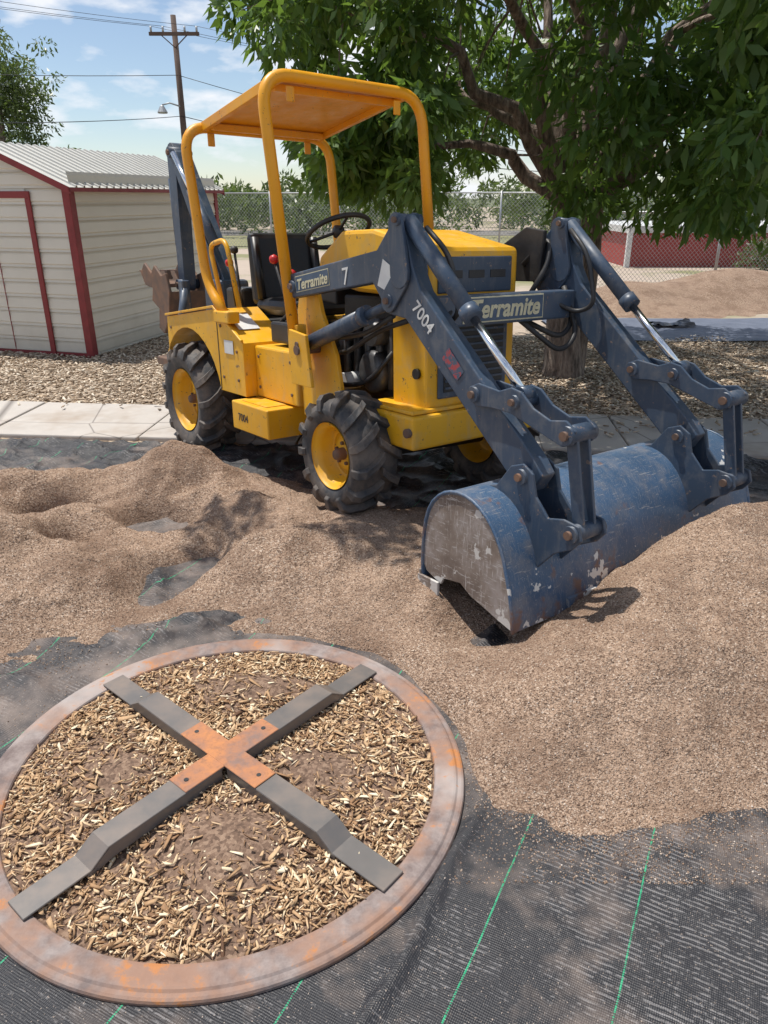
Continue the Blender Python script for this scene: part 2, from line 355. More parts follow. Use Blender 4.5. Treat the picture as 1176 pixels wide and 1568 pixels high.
octa=np.array([(1,0,0),(-1,0,0),(0,1,0),(0,-1,0),(0,0,1),(0,0,-1)],float); octf=np.array([(0,2,4),(2,1,4),(1,3,4),(3,0,4),(2,0,5),(1,2,5),(3,1,5),(0,3,5)])
N=120000
y=1.35+3.2*rng.random(N*2)**1.7; x=(rng.random(N*2)*2-1)*(.55*y+.35)
ok=(np.hypot(x-RC[0],y-RC[1])>RR+.01); x=x[ok][:N];y=y[ok][:N]
h=H(x,y); f=fabz(x,y); on=h>f
keep=on|(rng.random(len(x))<np.clip(.6*np.exp((h-f)/.010)*1.4,0.03,1)); x=x[keep];y=y[keep];h=h[keep];f=f[keep]
z=np.maximum(h,f)+.0006; s=.0012+.0022*rng.random(len(x))**1.7
scatter('gravel_pebbles',octa,octf,np.stack([x,y,z],-1),np.stack([s*1.2,s,s*.8],-1),.6,pebm,rng.random(len(x)),.2)

# ------------------------------------------------------------------ ring frame
def rustring():
    m=MT('rusted_painted_steel'); n=m.noise(3.2,5,.7); n2=m.noise(18,5,.7); n3=m.noise(1.7,4,.6)
    c=m.mix(m.ramp(n2,[(.35,0),(.65,1)]),(.16,.12,.11),(.30,.245,.225))
    c=m.mix(m.ramp(n,[(.44,0),(.56,.8)]),c,(.32,.18,.12))
    c=m.mix(m.ramp(n3,[(.53,0),(.62,.6)]),c,(.44,.40,.38))
    c=m.mix(m.ramp(m.math('ADD',m.math('MULTIPLY',n,.55),m.math('MULTIPLY',n2,.45)),[(.545,0),(.60,.9)]),c,(.46,.185,.06))
    return m.set(c,.7,0,m.bump(n2,.5,.004),.35)
ringm=rustring()
ringp=empty('round_steel_frame')
def lz(name,prof,cx,cy,mat,parent,seg=128,smooth=False):
    V=[];F=[];n=len(prof)
    for k in range(seg):
        a=2*math.pi*k/seg
        for r,z in prof: V.append((cx+r*math.cos(a),cy+r*math.sin(a),z))
    for k in range(seg):
        for i in range(n-1): F.append((k*n+i,k*n+i+1,((k+1)%seg)*n+i+1,((k+1)%seg)*n+i))
    o=mesh(name,V,F,mat,parent,0,True)
    o.data.polygons.foreach_set('use_smooth',[smooth]*len(o.data.polygons)); return o
lz('ring',[(.706,-.02),(.709,.016),(.706,.0215),(.700,.024),(.690,.0248),(.684,.029),(.678,.030),(.632,.027),(.624,.025),(.621,.021),(.619,-.02)],RC[0],RC[1],ringm,ringp,160)
bar=simple('grey_bar_steel',(.15,.138,.13),.40,.15,(.24,.185,.15),6)
hm=MT('rust_plate'); n=hm.noise(9,5,.7); n2=hm.noise(40,4,.7)
hubm=hm.set(hm.mix(hm.ramp(n2,[(.5,0),(.7,.6)]),hm.ramp(n,[(.32,(.25,.16,.13)),(.48,(.42,.19,.10)),(.62,(.52,.22,.09)),(.75,(.35,.25,.21))]),(.22,.12,.08)),.8,0,hm.bump(n2,.3,.003),.3)
def strip(name,ang,prof,wd,th,mat,fl=0):
    ca,sa=math.cos(ang),math.sin(ang); P=lambda r,t,z:(RC[0]+r*ca-t*sa,RC[1]+r*sa+t*ca,z)
    V=[];F=[]
    for r,z in prof: V+= [P(r,-wd/2,z),P(r,wd/2,z),P(r,wd/2,z-th),P(r,-wd/2,z-th)]
    n=len(prof)
    for i in range(n-1):
        for k in range(4): F.append((i*4+k,i*4+(k+1)%4,(i+1)*4+(k+1)%4,(i+1)*4+k))
    F+=[(0,1,2,3),tuple((n-1)*4+k for k in range(4))]
    mesh(name,V,F,mat,ringp,.0015,False,1)
for i,a in enumerate((R(50),R(139),R(230.5),R(320))):
    strip('bar_%d'%i,a,[(.03 if i%2==0 else .046,.074),(.415,.074),(.47,.038),(.645,.036)],.078,.006,bar)
    for sd in (-1,1):
        ca,sa=math.cos(a),math.sin(a); P=lambda r,t,z:(RC[0]+r*ca-t*sa,RC[1]+r*sa+t*ca,z)
        V=[];t0=sd*.0395;t1=sd*.035
        pr=[(.05,.071,.034),(.41,.071,.034),(.465,.036,.022),(.48,.032,.022)]
        for r,zt,zb in pr: V+=[P(r,t0,zt),P(r,t1,zt),P(r,t1,zb),P(r,t0,zb)]
        F=[(j*4+k,j*4+(k+1)%4,(j+1)*4+(k+1)%4,(j+1)*4+k) for j in range(3) for k in range(4)]+[(0,1,2,3),(12,13,14,15)]
        mesh('flange_%d_%d'%(i,sd),V,F,bar,ringp,0)
for i,a in enumerate((R(50),R(139.5))):
    strip('hub_plate_%d'%i,a,[(-.175,.0775+.001*i),(.175,.0775+.001*i)],.079,.004,hubm)
for a in (50,139.5,230.5,320):
    cx=RC[0]+.145*math.cos(R(a)); cy=RC[1]+.145*math.sin(R(a))
    lz('bolt_hole_%d'%a,[(.0001,.0792),(.007,.0792),(.0075,.072)],cx,cy,black,ringp,16)
dm=MT('soil'); n=dm.noise(30,5,.7); n2=dm.vor(120,'Color'); sp=dm.node('ShaderNodeSeparateColor'); dm.link(n2,sp.inputs[0])
soil=dm.set(dm.ramp(dm.math('MULTIPLY_ADD',n,.6,dm.math('MULTIPLY',sp.outputs[0],.4)),[(.2,(.07,.042,.028)),(.5,(.19,.118,.08)),(.8,(.33,.225,.155))]),.95,0,dm.bump(n,.8,.01))
MO=[(.02,.38,.034,.18,.09),(-.32,-.02,.026,.12,.10),(.27,-.03,.034,.16,.12),(.05,-.30,.038,.17,.14),(.0,.0,.01,.3,.3)]
def soilz(x,y):
    X=x-RC[0];Y=y-RC[1]; z=.005+.012*fbm(x*9,y*9,3)
    for a,b,A,s1,s2 in MO: z=z+A*np.exp(-(((X-a)/s1)**2+((Y-b)/s2)**2))
    return z
nr,na=60,180; rr=np.linspace(0.001,.622,nr); aa=np.linspace(0,2*np.pi,na,endpoint=False)
A_,B_=np.meshgrid(rr,aa,indexing='ij'); X=RC[0]+A_*np.cos(B_);Y=RC[1]+A_*np.sin(B_); V=np.stack([X,Y,soilz(X,Y)],-1).reshape(-1,3)
V[:,2]=np.maximum(V[:,2],-.0)
i=np.arange(nr-1)[:,None]*na+np.arange(na)[None,:]; j=np.arange(nr-1)[:,None]*na+(np.arange(na)+1)[None,:]%na
big('soil_bed',V+np.array([0,0,.010]),np.stack([i,i+na,j+na,j],-1).reshape(-1,4),soil,None,True)
cube=np.array([(-1,-.5,-1),(1,-1,-1),(.7,1,-1),(-1,.7,-1),(-.9,-.4,1),(1,-.8,1),(.6,.9,1),(-1,.6,1)],float)/2
cubf=np.array([(0,3,2,1),(4,5,6,7),(0,1,5,4),(1,2,6,5),(2,3,7,6),(3,0,4,7)])
N=22000; r=.612*np.sqrt(rng.random(N)); a=rng.random(N)*2*np.pi; x=RC[0]+r*np.cos(a);y=RC[1]+r*np.sin(a)
den=np.ones(N)
for a0,b0,A,s1,s2 in MO[:4]: den-= .97*np.exp(-((((x-RC[0]-a0)/s1)**2+((y-RC[1]-b0)/s2)**2))**1.3*.7)
den=np.clip(den,0.03,1)*np.clip(.8+1.8*fbm(x*6,y*6,2),.2,1); k=rng.random(N)<den; x=x[k];y=y[k];n_=len(x)
z=soilz(x,y)+.010+rng.random(n_)*.012
big_c=rng.random(n_)<.05
ln=.005+.032*rng.random(n_)**2.0+big_c*.018; wd=.0025+.008*rng.random(n_)**1.8+big_c*.007
scatter('wood_chips',cube,cubf,np.stack([x,y,z],-1),np.stack([ln,np.minimum(wd,ln*.8),.0012+.002*rng.random(n_)],-1),.26,chipm,np.clip(rng.normal(.58,.27,n_),0,1),.25)
def mulch(name,N,x0,x1,y0,y1,pathok=True):
    x=x0+(x1-x0)*rng.random(N); y=y0+(y1-y0)*rng.random(N)
    k=(np.abs(y+.088*x-5.36)>.45)|(rng.random(N)<.05*(x>0)+.012); x=x[k];y=y[k];n=len(x)
    k=np.hypot(x-1.74,y-7.19)>.2; x=x[k];y=y[k];n=len(x)
    z=.006+rng.random(n)*.02+.03*(fbm(x*1.5,y*1.5,2)+.2)*sst(0,.3,np.abs(y+.088*x-5.36)-.45)
    z=z+.032*(np.abs(y+.088*x-5.36)<.45)
    ln=.02+.05*rng.random(n)**1.5; wd=.008+.018*rng.random(n)
    scatter(name,cube,cubf,np.stack([x,y,z],-1),np.stack([ln,wd,.003+.005*rng.random(n)],-1),.2,chipm2,rng.random(n),.15)
mulch('wood_mulch',30000,-6,-.2,5.7,9.5)
mulch('wood_mulch',38000,.2,6.5,5.0,9.3)

def mound(X,Y):
    return -.03+.50*np.exp(-(((X-5.9)/1.6)**2+((Y-12.9)/.9)**2)**.8)+.45*np.exp(-(((X-9.0)/1.8)**2+((Y-13.0)/1.0)**2)**.8)+.30*np.exp(-(((X-3.9)/.9)**2+((Y-12.3)/.8)**2)**.8)+.14*fbm(X*1.3,Y*1.3,4)
gm=gravel('far_gravel',.9)
grid('gravel_mound',2,13,10.6,15.5,.08,mound,gm)
tm=MT('plastic_tarp'); n=tm.noise(4,5,.6); tarp=tm.set(tm.mix(n,(.06,.075,.11),(.16,.18,.235)),.6,0,tm.bump(n,.6,.04))
grid('plastic_tarp',2.2,10,8.9,10.7,.06,lambda X,Y:.035+.03*fbm(X*2,Y*3,4),tarp)
rag=simple('black_plastic',(.01,.01,.012),.3)
grid('torn_plastic_sheet',3.55,4.1,9.85,10.15,.03,lambda X,Y:.05+.20*np.clip(fbm(X*6,Y*6,3)+.15,0,1),rag)

# ------------------------------------------------------------------ shed
shed=empty('garden_shed')
sd=Vector((.275,.9614,0)); fd=Vector((-.9614,.275,0)); C0=Vector((-3.16,8.06,0)); Wd=1.84; Ln=3.05; Hh=1.72; Rz=2.10
siding=MT('cream_metal_siding'); n=siding.noise(3,5,.6); sxx=siding.node('ShaderNodeSeparateXYZ'); siding.link(siding.coord(),sxx.inputs[0])
sc_=siding.mix(n,(.64,.59,.49),(.74,.69,.59)); sc_=siding.mix(siding.ramp(siding.math('ADD',sxx.outputs[2],siding.math('MULTIPLY',n,.4)),[(.2,.6),(.55,0)]),sc_,(.42,.36,.28))
siding=siding.set(sc_,.45)
redtrim=simple('red_trim',(.24,.022,.025),.5,0,(.17,.025,.025))
roofm=MT('white_metal_roof'); n=roofm.noise(2,5,.6); roofm=roofm.set(roofm.mix(n,(.52,.51,.47),(.64,.62,.57)),.5)
def P3(a,b,z): return C0+fd*a+sd*b+Vector((0,0,z))
def lapwall(name,org,dr,out,L,hfun,mat):
    V=[];F=[]; step=.152; z=0.02
    while z<Rz:
        z1=min(z+step,Rz)
        def rng_(zz):
            ss=[s for s in np.linspace(0,L,61) if hfun(s)>=zz-1e-6]
            return (min(ss),max(ss)) if ss else None
        r0=rng_(z); r1=rng_(z1) or r0
        if not r0: break
        pr=[(z,.024),(z+.028,.012),(z+.034,.024),(z1-.03,.012),(z1,.002)]
        b=len(V)
        for k,(zz,o) in enumerate(pr):
            t=(zz-z)/(z1-z+1e-9); t=min(max(t,0),1); s0=r0[0]*(1-t)+r1[0]*t; s1=r0[1]*(1-t)+r1[1]*t
            zz=min(zz,z1)
            V.append(org+dr*s0+out*o+Vector((0,0,zz))); V.append(org+dr*s1+out*o+Vector((0,0,zz)))
        for k in range(len(pr)-1): F.append((b+2*k,b+2*k+1,b+2*k+3,b+2*k+2))
        z=z1
    mesh(name,V,F,mat,shed)
gab=lambda s: Hh+(Rz-Hh)*(1-abs(s-Wd/2)/(Wd/2))
core=[P3(a,b,z) for z in (0,Hh) for a,b in ((.01,.01),(Wd-.01,.01),(Wd-.01,Ln-.01),(.01,Ln-.01))]
mesh('core',core,[(0,1,2,3),(4,5,6,7),(0,1,5,4),(1,2,6,5),(2,3,7,6),(3,0,4,7)],siding,shed)
lapwall('side_wall',P3(0,0,0),sd,-fd,Ln,lambda s:Hh,siding)
lapwall('front_wall',P3(0,0,0),fd,-sd,Wd,gab,siding)
lapwall('back_wall',P3(0,Ln,0),fd,sd,Wd,gab,siding)
def obox(name,a,b,z,mat,bevel=.004):
    v=[P3(aa,bb,zz) for aa in a for bb in b for zz in z]
    mesh(name,v,[(0,1,3,2),(4,6,7,5),(0,4,5,1),(2,3,7,6),(0,2,6,4),(1,5,7,3)],mat,shed,bevel)
obox('corner_trim_front',(-.032,.055),(-.034,.055),(0,Hh-.01),redtrim)
obox('corner_trim_back',(-.032,.055),(Ln-.05,Ln+.03),(0,Hh-.01),redtrim)
obox('door_trim_right',(.44,.50),(-.045,-.024),(0,1.60),redtrim)
obox('door_trim_left',(1.42,1.48),(-.045,-.024),(0,1.60),redtrim)
obox('door_header',(.44,1.48),(-.047,-.024),(1.60,1.665),redtrim)
obox('sill_front',(-.0,Wd),(-.036,-.022),(0,.05),redtrim)
lapwall('door_panel',P3(.50,-.012,0),fd,-sd,.92,lambda s:1.6,siding)
obox('door_gap',(.957,.967),(-.038,-.03),(.05,1.6),redtrim)
for sgn,nm in ((1,'roof_right'),(-1,'roof_left')):
    a0,a1=(-.10,Wd/2) if sgn==1 else (Wd+.10,Wd/2)
    z0=Hh-.10*(Rz-Hh)/(Wd/2)+.02; z1=Rz+.025
    for j in range(26):
        b0=-.10+j*(Ln+.2)/26; b1=b0+(Ln+.2)/26
        v=[P3(a0,b0,z0),P3(a1,b0,z1),P3(a0,b0+.095,z0),P3(a1,b0+.095,z1),P3(a0,b0+.100,z0+.018),P3(a1,b0+.100,z1+.018),P3(a0,b1,z0+.018),P3(a1,b1,z1+.018),P3(a0,b1,z0),P3(a1,b1,z1)]
        mesh('%s_%d'%(nm,j),v,[(0,1,3,2),(2,3,5,4),(4,5,7,6),(6,7,9,8)],roofm,shed)
    for bb,nn in ((-.105,'f'),(Ln+.10,'b')):
        v=[P3(a,b,z+dz) for a,z in ((a0,z0),(a1,z1)) for b in (bb,bb+.02) for dz in (-.065,-.004)]
        mesh('fascia_'+nm+nn,v,[(0,1,3,2),(4,6,7,5),(0,4,5,1),(2,3,7,6),(0,2,6,4),(1,5,7,3)],redtrim,shed)
    v=[P3(a0+sgn*da,b,z0+dz) for da in (0,.02) for b in (-.105,Ln+.12) for dz in (-.04,-.004)]
    mesh('eave_'+nm,v,[(0,1,3,2),(4,6,7,5),(0,4,5,1),(2,3,7,6),(0,2,6,4),(1,5,7,3)],redtrim,shed)

# ------------------------------------------------------------------ utility pole + wires
wood=simple('weathered_pole_wood',(.10,.065,.05),.85,0,(.16,.11,.09),2)
metalg=simple('galvanised_steel',(.42,.43,.44),.45,.6)
pole=empty('utility_pole')
PX,PY=-9.65,40
tube('shaft',[(PX,PY,0),(PX,PY,9.3)],[.17,.12],wood,pole)
mesh('crossarm',[(PX+a,PY+b-.12,8.55+c) for a in (-1.15,1.15) for b in (-.06,.06) for c in (-.07,.07)],[(0,1,3,2),(4,6,7,5),(0,4,5,1),(2,3,7,6),(0,2,6,4),(1,5,7,3)],wood,pole)
for a in (-1.05,-.5,.5,1.05): tube('insulator',[(PX+a,PY-.12,8.6),(PX+a,PY-.12,8.85)],.05,metalg,pole,8)
tube('brace_l',[(PX-.6,PY-.14,8.5),(PX,PY-.14,8.0)],.025,wood,pole,6); tube('brace_r',[(PX+.6,PY-.14,8.5),(PX,PY-.14,8.0)],.025,wood,pole,6)
tube('lamp_arm',[(PX,PY-.1,5.6),(PX-.5,PY-.2,5.75),(PX-.85,PY-.3,5.65)],.035,metalg,pole,8)
lz('lamp_head',[(.02,5.65),(.10,5.6),(.24,5.35),(.22,5.3),(.0001,5.32)],PX-.85,PY-.3,metalg,pole,16)
wires=empty('power_lines')
def wire(a,b,sag,r=.009):
    a=Vector(a);b=Vector(b); pts=[a.lerp(b,t/16)-Vector((0,0,sag*4*(t/16)*(1-t/16))) for t in range(17)]
    tube('wire',pts,r,black,wires,5)
for a in (-1.05,-.5,1.05):
    wire((PX+a,PY-.12,8.85),(PX-30+a,PY-16,12.0),.8); wire((PX+a,PY-.12,8.85),(PX+38+a,PY+22,8.6),1.0)
wire((PX,PY-.12,6.9),(PX-30,PY-12,7.2),.6,.014); wire((PX,PY-.12,6.9),(PX+26,PY+8,3.6),.8,.014)
wire((PX,PY-.12,5.2),(-16,12,2.9),.3,.014); wire((PX,PY-.12,5.2),(16,38,2.6),.8,.018)

# ------------------------------------------------------------------ fences
def fence(name,a,b,h,n,wr=.004,pitch=.085):
    f=empty(name); a=Vector(a);b=Vector(b);L=(b-a).length;d=(b-a).normalized()
    for i in range(n+1):
        p=a.lerp(b,i/n); tube('post_%d'%i,[p,p+Vector((0,0,h+.05))],.03,metalg,f,8)
    tube('top_rail',[a+Vector((0,0,h)),b+Vector((0,0,h))],.02,metalg,f,8)
    V=[];F=[]; up=Vector((0,0,1))
    nrm=d.cross(up)
    k=int(L/pitch)
    for sg in (1,-1):
        for i in range(-int(h/pitch)-1,k+int(h/pitch)+2):
            s0=i*pitch; s1=s0+sg*h; z0=.03;z1=h
            def cl(s,z,so,zo):
                if s<0: t=(0-s)/(so-s); return 0,z+(zo-z)*t
                if s>L: t=(L-s)/(so-s); return L,z+(zo-z)*t
                return s,z
            if (s0<0 and s1<0) or (s0>L and s1>L): continue
            p0=cl(s0,z0,s1,z1); p1=cl(s1,z1,s0,z0)
            q0=a+d*p0[0]+up*p0[1]; q1=a+d*p1[0]+up*p1[1]; t=(q1-q0)
            if t.length<.02: continue
            w_=t.normalized().cross(nrm)*wr*.5; o=nrm*(.002*sg); b0=len(V)
            V+=[q0-w_+o,q0+w_+o,q1+w_+o,q1-w_+o]; F.append((b0,b0+1,b0+2,b0+3))
    mesh('chain_link_mesh',V,F,metalg,f)
fence('chain_link_fence',(3.93,14.43,0),(16,16.5,0),1.36,5,.006)
fence('chain_link_fence',(.9,24,0),(14,24.5,0),1.75,5,.008,.12)
fence('chain_link_fence',(-6,27,0),(.9,24,0),1.75,3,.008,.12)
rb=empty('red_metal_building')
rm=MT('red_corrugated_metal'); q=rm.node('ShaderNodeTexWave'); q.inputs['Scale'].default_value=6; q.bands_direction='X'; rm.link(rm.coord(),q.inputs[0])
rmm=rm.set((.30,.035,.03),.5,0,rm.bump(q.outputs['Fac'],.5,.02))
box('wall',(6.1,22),(19.6,24),(0,.80),rmm,rb); box('roof_edge',(6.0,22.1),(19.5,24.1),(.805,.97),simple('white_roof_trim',(.6,.6,.58)),rb)
box('white_post',(6.0,6.12),(19.38,19.49),(0,.97),white,rb)
def leafmat(name,a,b,c=None,tr_=.38,tc_=(.16,.26,.02)):
    m=MT(name); at=m.node('ShaderNodeAttribute'); at.attribute_name='rnd'
    col=m.ramp(at.outputs['Fac'],[(0,a),(.7,b),(1,c or b)])
    df=m.b; df.inputs['Roughness'].default_value=.40; df.inputs['Specular IOR Level'].default_value=.5; m.link(col,df.inputs['Base Color'])
    tr=m.node('ShaderNodeBsdfTranslucent'); bc=m.mix(.5,col,tc_); m.link(bc,tr.inputs[0])
    ms=m.node('ShaderNodeMixShader'); ms.inputs[0].default_value=tr_; m.link(df.outputs[0],ms.inputs[1]); m.link(tr.outputs[0],ms.inputs[2]); m.link(ms.outputs[0],m.out.inputs[0])
    return m.m
leafA=leafmat('tree_leaves',(.055,.115,.028),(.10,.185,.042),(.18,.28,.07),.45,(.28,.44,.05))
leafB=leafmat('distant_leaves',(.055,.085,.03),(.105,.14,.05),(.16,.19,.08))
def leaves(name,cent,rad,per,size,mat,parent=None,droop=.5,sq=.75):
    cent=np.asarray(cent); n=len(cent)*per; C=np.repeat(cent,per,0); Rr=np.repeat(np.asarray(rad),per)
    d=rng.normal(0,1,(n,3)); d/=np.linalg.norm(d,axis=1)[:,None]; rr=Rr*rng.random(n)**.45
    p=C+d*rr[:,None]*np.array([1,1,sq])
    ax=d*.6+rng.normal(0,.55,(n,3)); ax[:,2]-=droop*1.3; ax/=np.linalg.norm(ax,axis=1)[:,None]
    sd_=np.cross(ax,rng.normal(0,1,(n,3))+np.array([0,0,.8])); sd_/=np.linalg.norm(sd_,axis=1)[:,None]+1e-9
    nm=np.cross(ax,sd_)
    L=size*(.6+.8*rng.random(n)); Wv=L*.18
    v0=p; v1=p+ax*(L*.45)[:,None]+sd_*Wv[:,None]+nm*(L*.05)[:,None]; v2=p+ax*L[:,None]-nm*(L*.12)[:,None]; v3=p+ax*(L*.45)[:,None]-sd_*Wv[:,None]+nm*(L*.05)[:,None]
    V=np.stack([v0,v1,v2,v3],1).reshape(-1,3); F=np.arange(n*4).reshape(-1,4)
    cl=np.repeat(rng.random(len(cent)),per)*.55+rng.random(n)*.45
    return big(name,V,F,mat,parent,False,np.repeat(cl,4))
al=R(3.5); TF=Vector((.603,-.798,0)).normalized(); TL=Vector((.798,.603,0)).normalized(); ro=R(1.8)
TX=(TF*math.cos(al)+Vector((0,0,math.sin(al)))).normalized(); TY=(TL*math.cos(ro)-Vector((0,0,math.sin(ro)))).normalized(); TZ=TX.cross(TY).normalized(); TY=TZ.cross(TX)
TO=Vector((-.278,3.48,.105))+TY*.62
# ---- shade tree
bark=MT('bark'); mp_=bark.node('ShaderNodeMapping'); mp_.inputs['Scale'].default_value=(1,1,.2); bark.link(bark.coord(),mp_.inputs[0])
n=bark.noise(24,5,.7,mp_.outputs[0]); bark=bark.set(bark.ramp(n,[(.3,(.06,.045,.035)),(.52,(.24,.18,.145)),(.75,(.46,.38,.31))]),.9,0,bark.bump(n,1,.04))
tree=empty('shade_tree'); TB=Vector((1.74,7.19,0)); fork=Vector((1.66,7.15,1.45))
def trunk_pts(a,b,n,wob):
    pts=[]
    for i in range(n+1):
        t=i/n; p=a.lerp(b,t); p+=Vector((random.uniform(-1,1),random.uniform(-1,1),random.uniform(-.5,.5)))*wob*math.sin(math.pi*t); pts.append(p)
    return pts
tp=trunk_pts(TB-Vector((0,0,.1)),fork+Vector((0,0,.15)),8,.02)
tube('trunk',tp,[.25,.185,.165,.155,.15,.15,.155,.16,.12],bark,tree,20)
tube('multi_stem',trunk_pts(TB+Vector((.14,.1,-.1)),Vector((2.0,7.4,2.4)),6,.02),[.10,.085,.08,.08,.075,.07,.06],bark,tree,12)
cl=[];rad=[]
def zmin(x,y):
    g=x/y
    if g>.235: return 1.30
    if g>.12: return 2.05
    if g>.05: return 1.80
    if g>-.075: return 1.42
    if g>-.10: return 1.42+(-.075-g)/.025*.75
    return 2.17+(-.10-g)/.10*.75
tries=0
while len(cl)<640 and tries<150000:
    tries+=1
    x,y,z=random.uniform(-1.6,6.2),random.uniform(3.9,10.8),random.uniform(1.2,6.6)
    e=((x-2.2)/3.8)**2+((y-7.3)/3.4)**2+((z-3.9)/(3.1 if z>3.9 else 3.5))**2
    if e>1 or e<.18: continue
    if e<.45 and random.random()<.6: continue
    if z>4.4 and random.random()<.6: continue
    if y>8.3 and random.random()<.35: continue
    if z<zmin(x,y)+.22: continue
    if y<5.2 and z<2.9 and x<1.9: continue
    if x/y<-.165-.03*(z-3) and z<4: continue
    k=(z-1.0)/S.z; q=Vector((x-S.x*k,y-S.y*k,1.0))-TO; lx,ly=q.dot(TX),q.dot(TY)
    if -2.7<lx<1.9 and abs(ly)<1.15 and random.random()<.93: continue
    # open windows in the crown, seen along rays from the lawn side
    gx=vn(np.array([x/y*9+3]),np.array([z/y*9+5]))[0]*.6+vn(np.array([x*.9+3]),np.array([z*.9+y*.5]))[0]*.4
    if gx<.37: continue
    cl.append((x,y,z)); rad.append(random.uniform(.20,.40))
for _ in range(26):
    g=random.uniform(-.07,.045); y_=random.uniform(6.0,7.8); cl.append((g*y_,y_,random.uniform(1.62,2.5))); rad.append(random.uniform(.2,.3))
for c_ in ((-1.6,4.1,4.7),(-1.35,3.95,4.6),(-1.1,4.1,4.9),(-2.1,4.2,4.3),(-.8,4.0,4.8)):
    cl.append(c_); rad.append(.24)
leaves('foliage',cl,rad,150,.125,leafA,tree,.6)
limbs=[]
for tgt in ((-.3,6.6,2.9),(.6,6.2,3.3),(.4,7.6,2.5),(1.3,6.4,4.6),(2.2,7.6,5.2),(3.3,6.6,3.8),(4.2,7.6,3.2),(3.4,5.6,2.5),(1.2,8.8,4.0),(3.0,8.5,4.8),(2.6,6.2,2.9),(.1,7.0,1.9),(3.9,6.4,2.0)):
    t=Vector(tgt); pts=trunk_pts(fork,t,9,.13)
    for i,p in enumerate(pts): p.z+= .35*math.sin(math.pi*i/9)
    tube('limb',pts,[.065*(1-i/9)**.8+.008 for i in range(10)],bark,tree,8); limbs+=pts[3:]
tv=[];tf=[]
for c_ in cl[::2]:
    c_=Vector(c_); q=min(limbs,key=lambda p:(p-c_).length)
    if (q-c_).length>2.2: continue
    mid=q.lerp(c_,.5)+Vector((0,0,.12)); path_=[q,mid,c_]
    u=(c_-q).normalized(); o=u.orthogonal().normalized(); w_=u.cross(o)
    b0=len(tv)
    for k,p in enumerate(path_):
        r_=(.014,.010,.004)[k]
        for a in range(4): tv.append(p+(o*math.cos(a*math.pi/2)+w_*math.sin(a*math.pi/2))*r_)
    for k in range(2):
        for a in range(4): tf.append((b0+k*4+a,b0+k*4+(a+1)%4,b0+k*4+4+(a+1)%4,b0+k*4+4+a))
mesh('twigs',tv,tf,bark,tree)
lt=empty('roadside_tree'); tube('trunk',[(-19,40,0),(-18.6,40,4),(-18.3,40,6)],[.35,.25,.12],bark,lt)
cl=[(-18.9+random.gauss(0,1.3),40+random.gauss(0,1.3),5.9+random.gauss(0,1.35)) for _ in range(170)]+[(-16.8+random.gauss(0,1.0),40,2.9+random.gauss(0,.35)) for _ in range(34)]
leaves('foliage',cl,[.6]*len(cl),60,.24,leafB,lt,.3)
cl=[];rd=[]
for _ in range(620):
    x=random.uniform(-22,34); y=random.uniform(34,60); hh=1.2+1.5*vn(np.array([x*.35+y*.2]),np.array([3.3]))[0]+(1.6 if 3<x<6 else 0)+(1.2 if -6.2<x<-4.6 else 0)
    cl.append((x,y,random.uniform(.2,hh))); rd.append(random.uniform(.5,1.0))
leaves('distant_tree_row',cl,rd,80,.30,leafB,None,.1,.7)
cl=[(random.uniform(8.6,9.8),18.6+random.uniform(-.4,.4),random.uniform(.1,.6)) for _ in range(16)]
leaves('yard_shrub',cl,[.28]*16,80,.10,leafB,None,.1)
hillm=MT('hill_scrub'); n=hillm.noise(.15,5,.7); hillm=hillm.set(hillm.mix(n,(.08,.11,.05),(.20,.20,.12)),.95)
grid('hills',-160,200,120,260,4,lambda X,Y:-1+4.2*np.exp(-((Y-200)/50)**2)*(.6+1.4*(fbm(X*.02,Y*.02,3)+.2)),hillm)
gr=MT('dry_grass'); n=gr.noise(1.5,5,.7); grm=gr.set(gr.mix(n,(.12,.15,.05),(.33,.28,.16)),.95)
grid('grass_verge',-14,30,28,36,1,lambda X,Y:.02+0*X,grm)
asph=simple('asphalt',(.16,.15,.14),.9,0,(.24,.22,.2),3)
grid('street',-40,40,36.5,42,2,lambda X,Y:.012+0*X,asph)

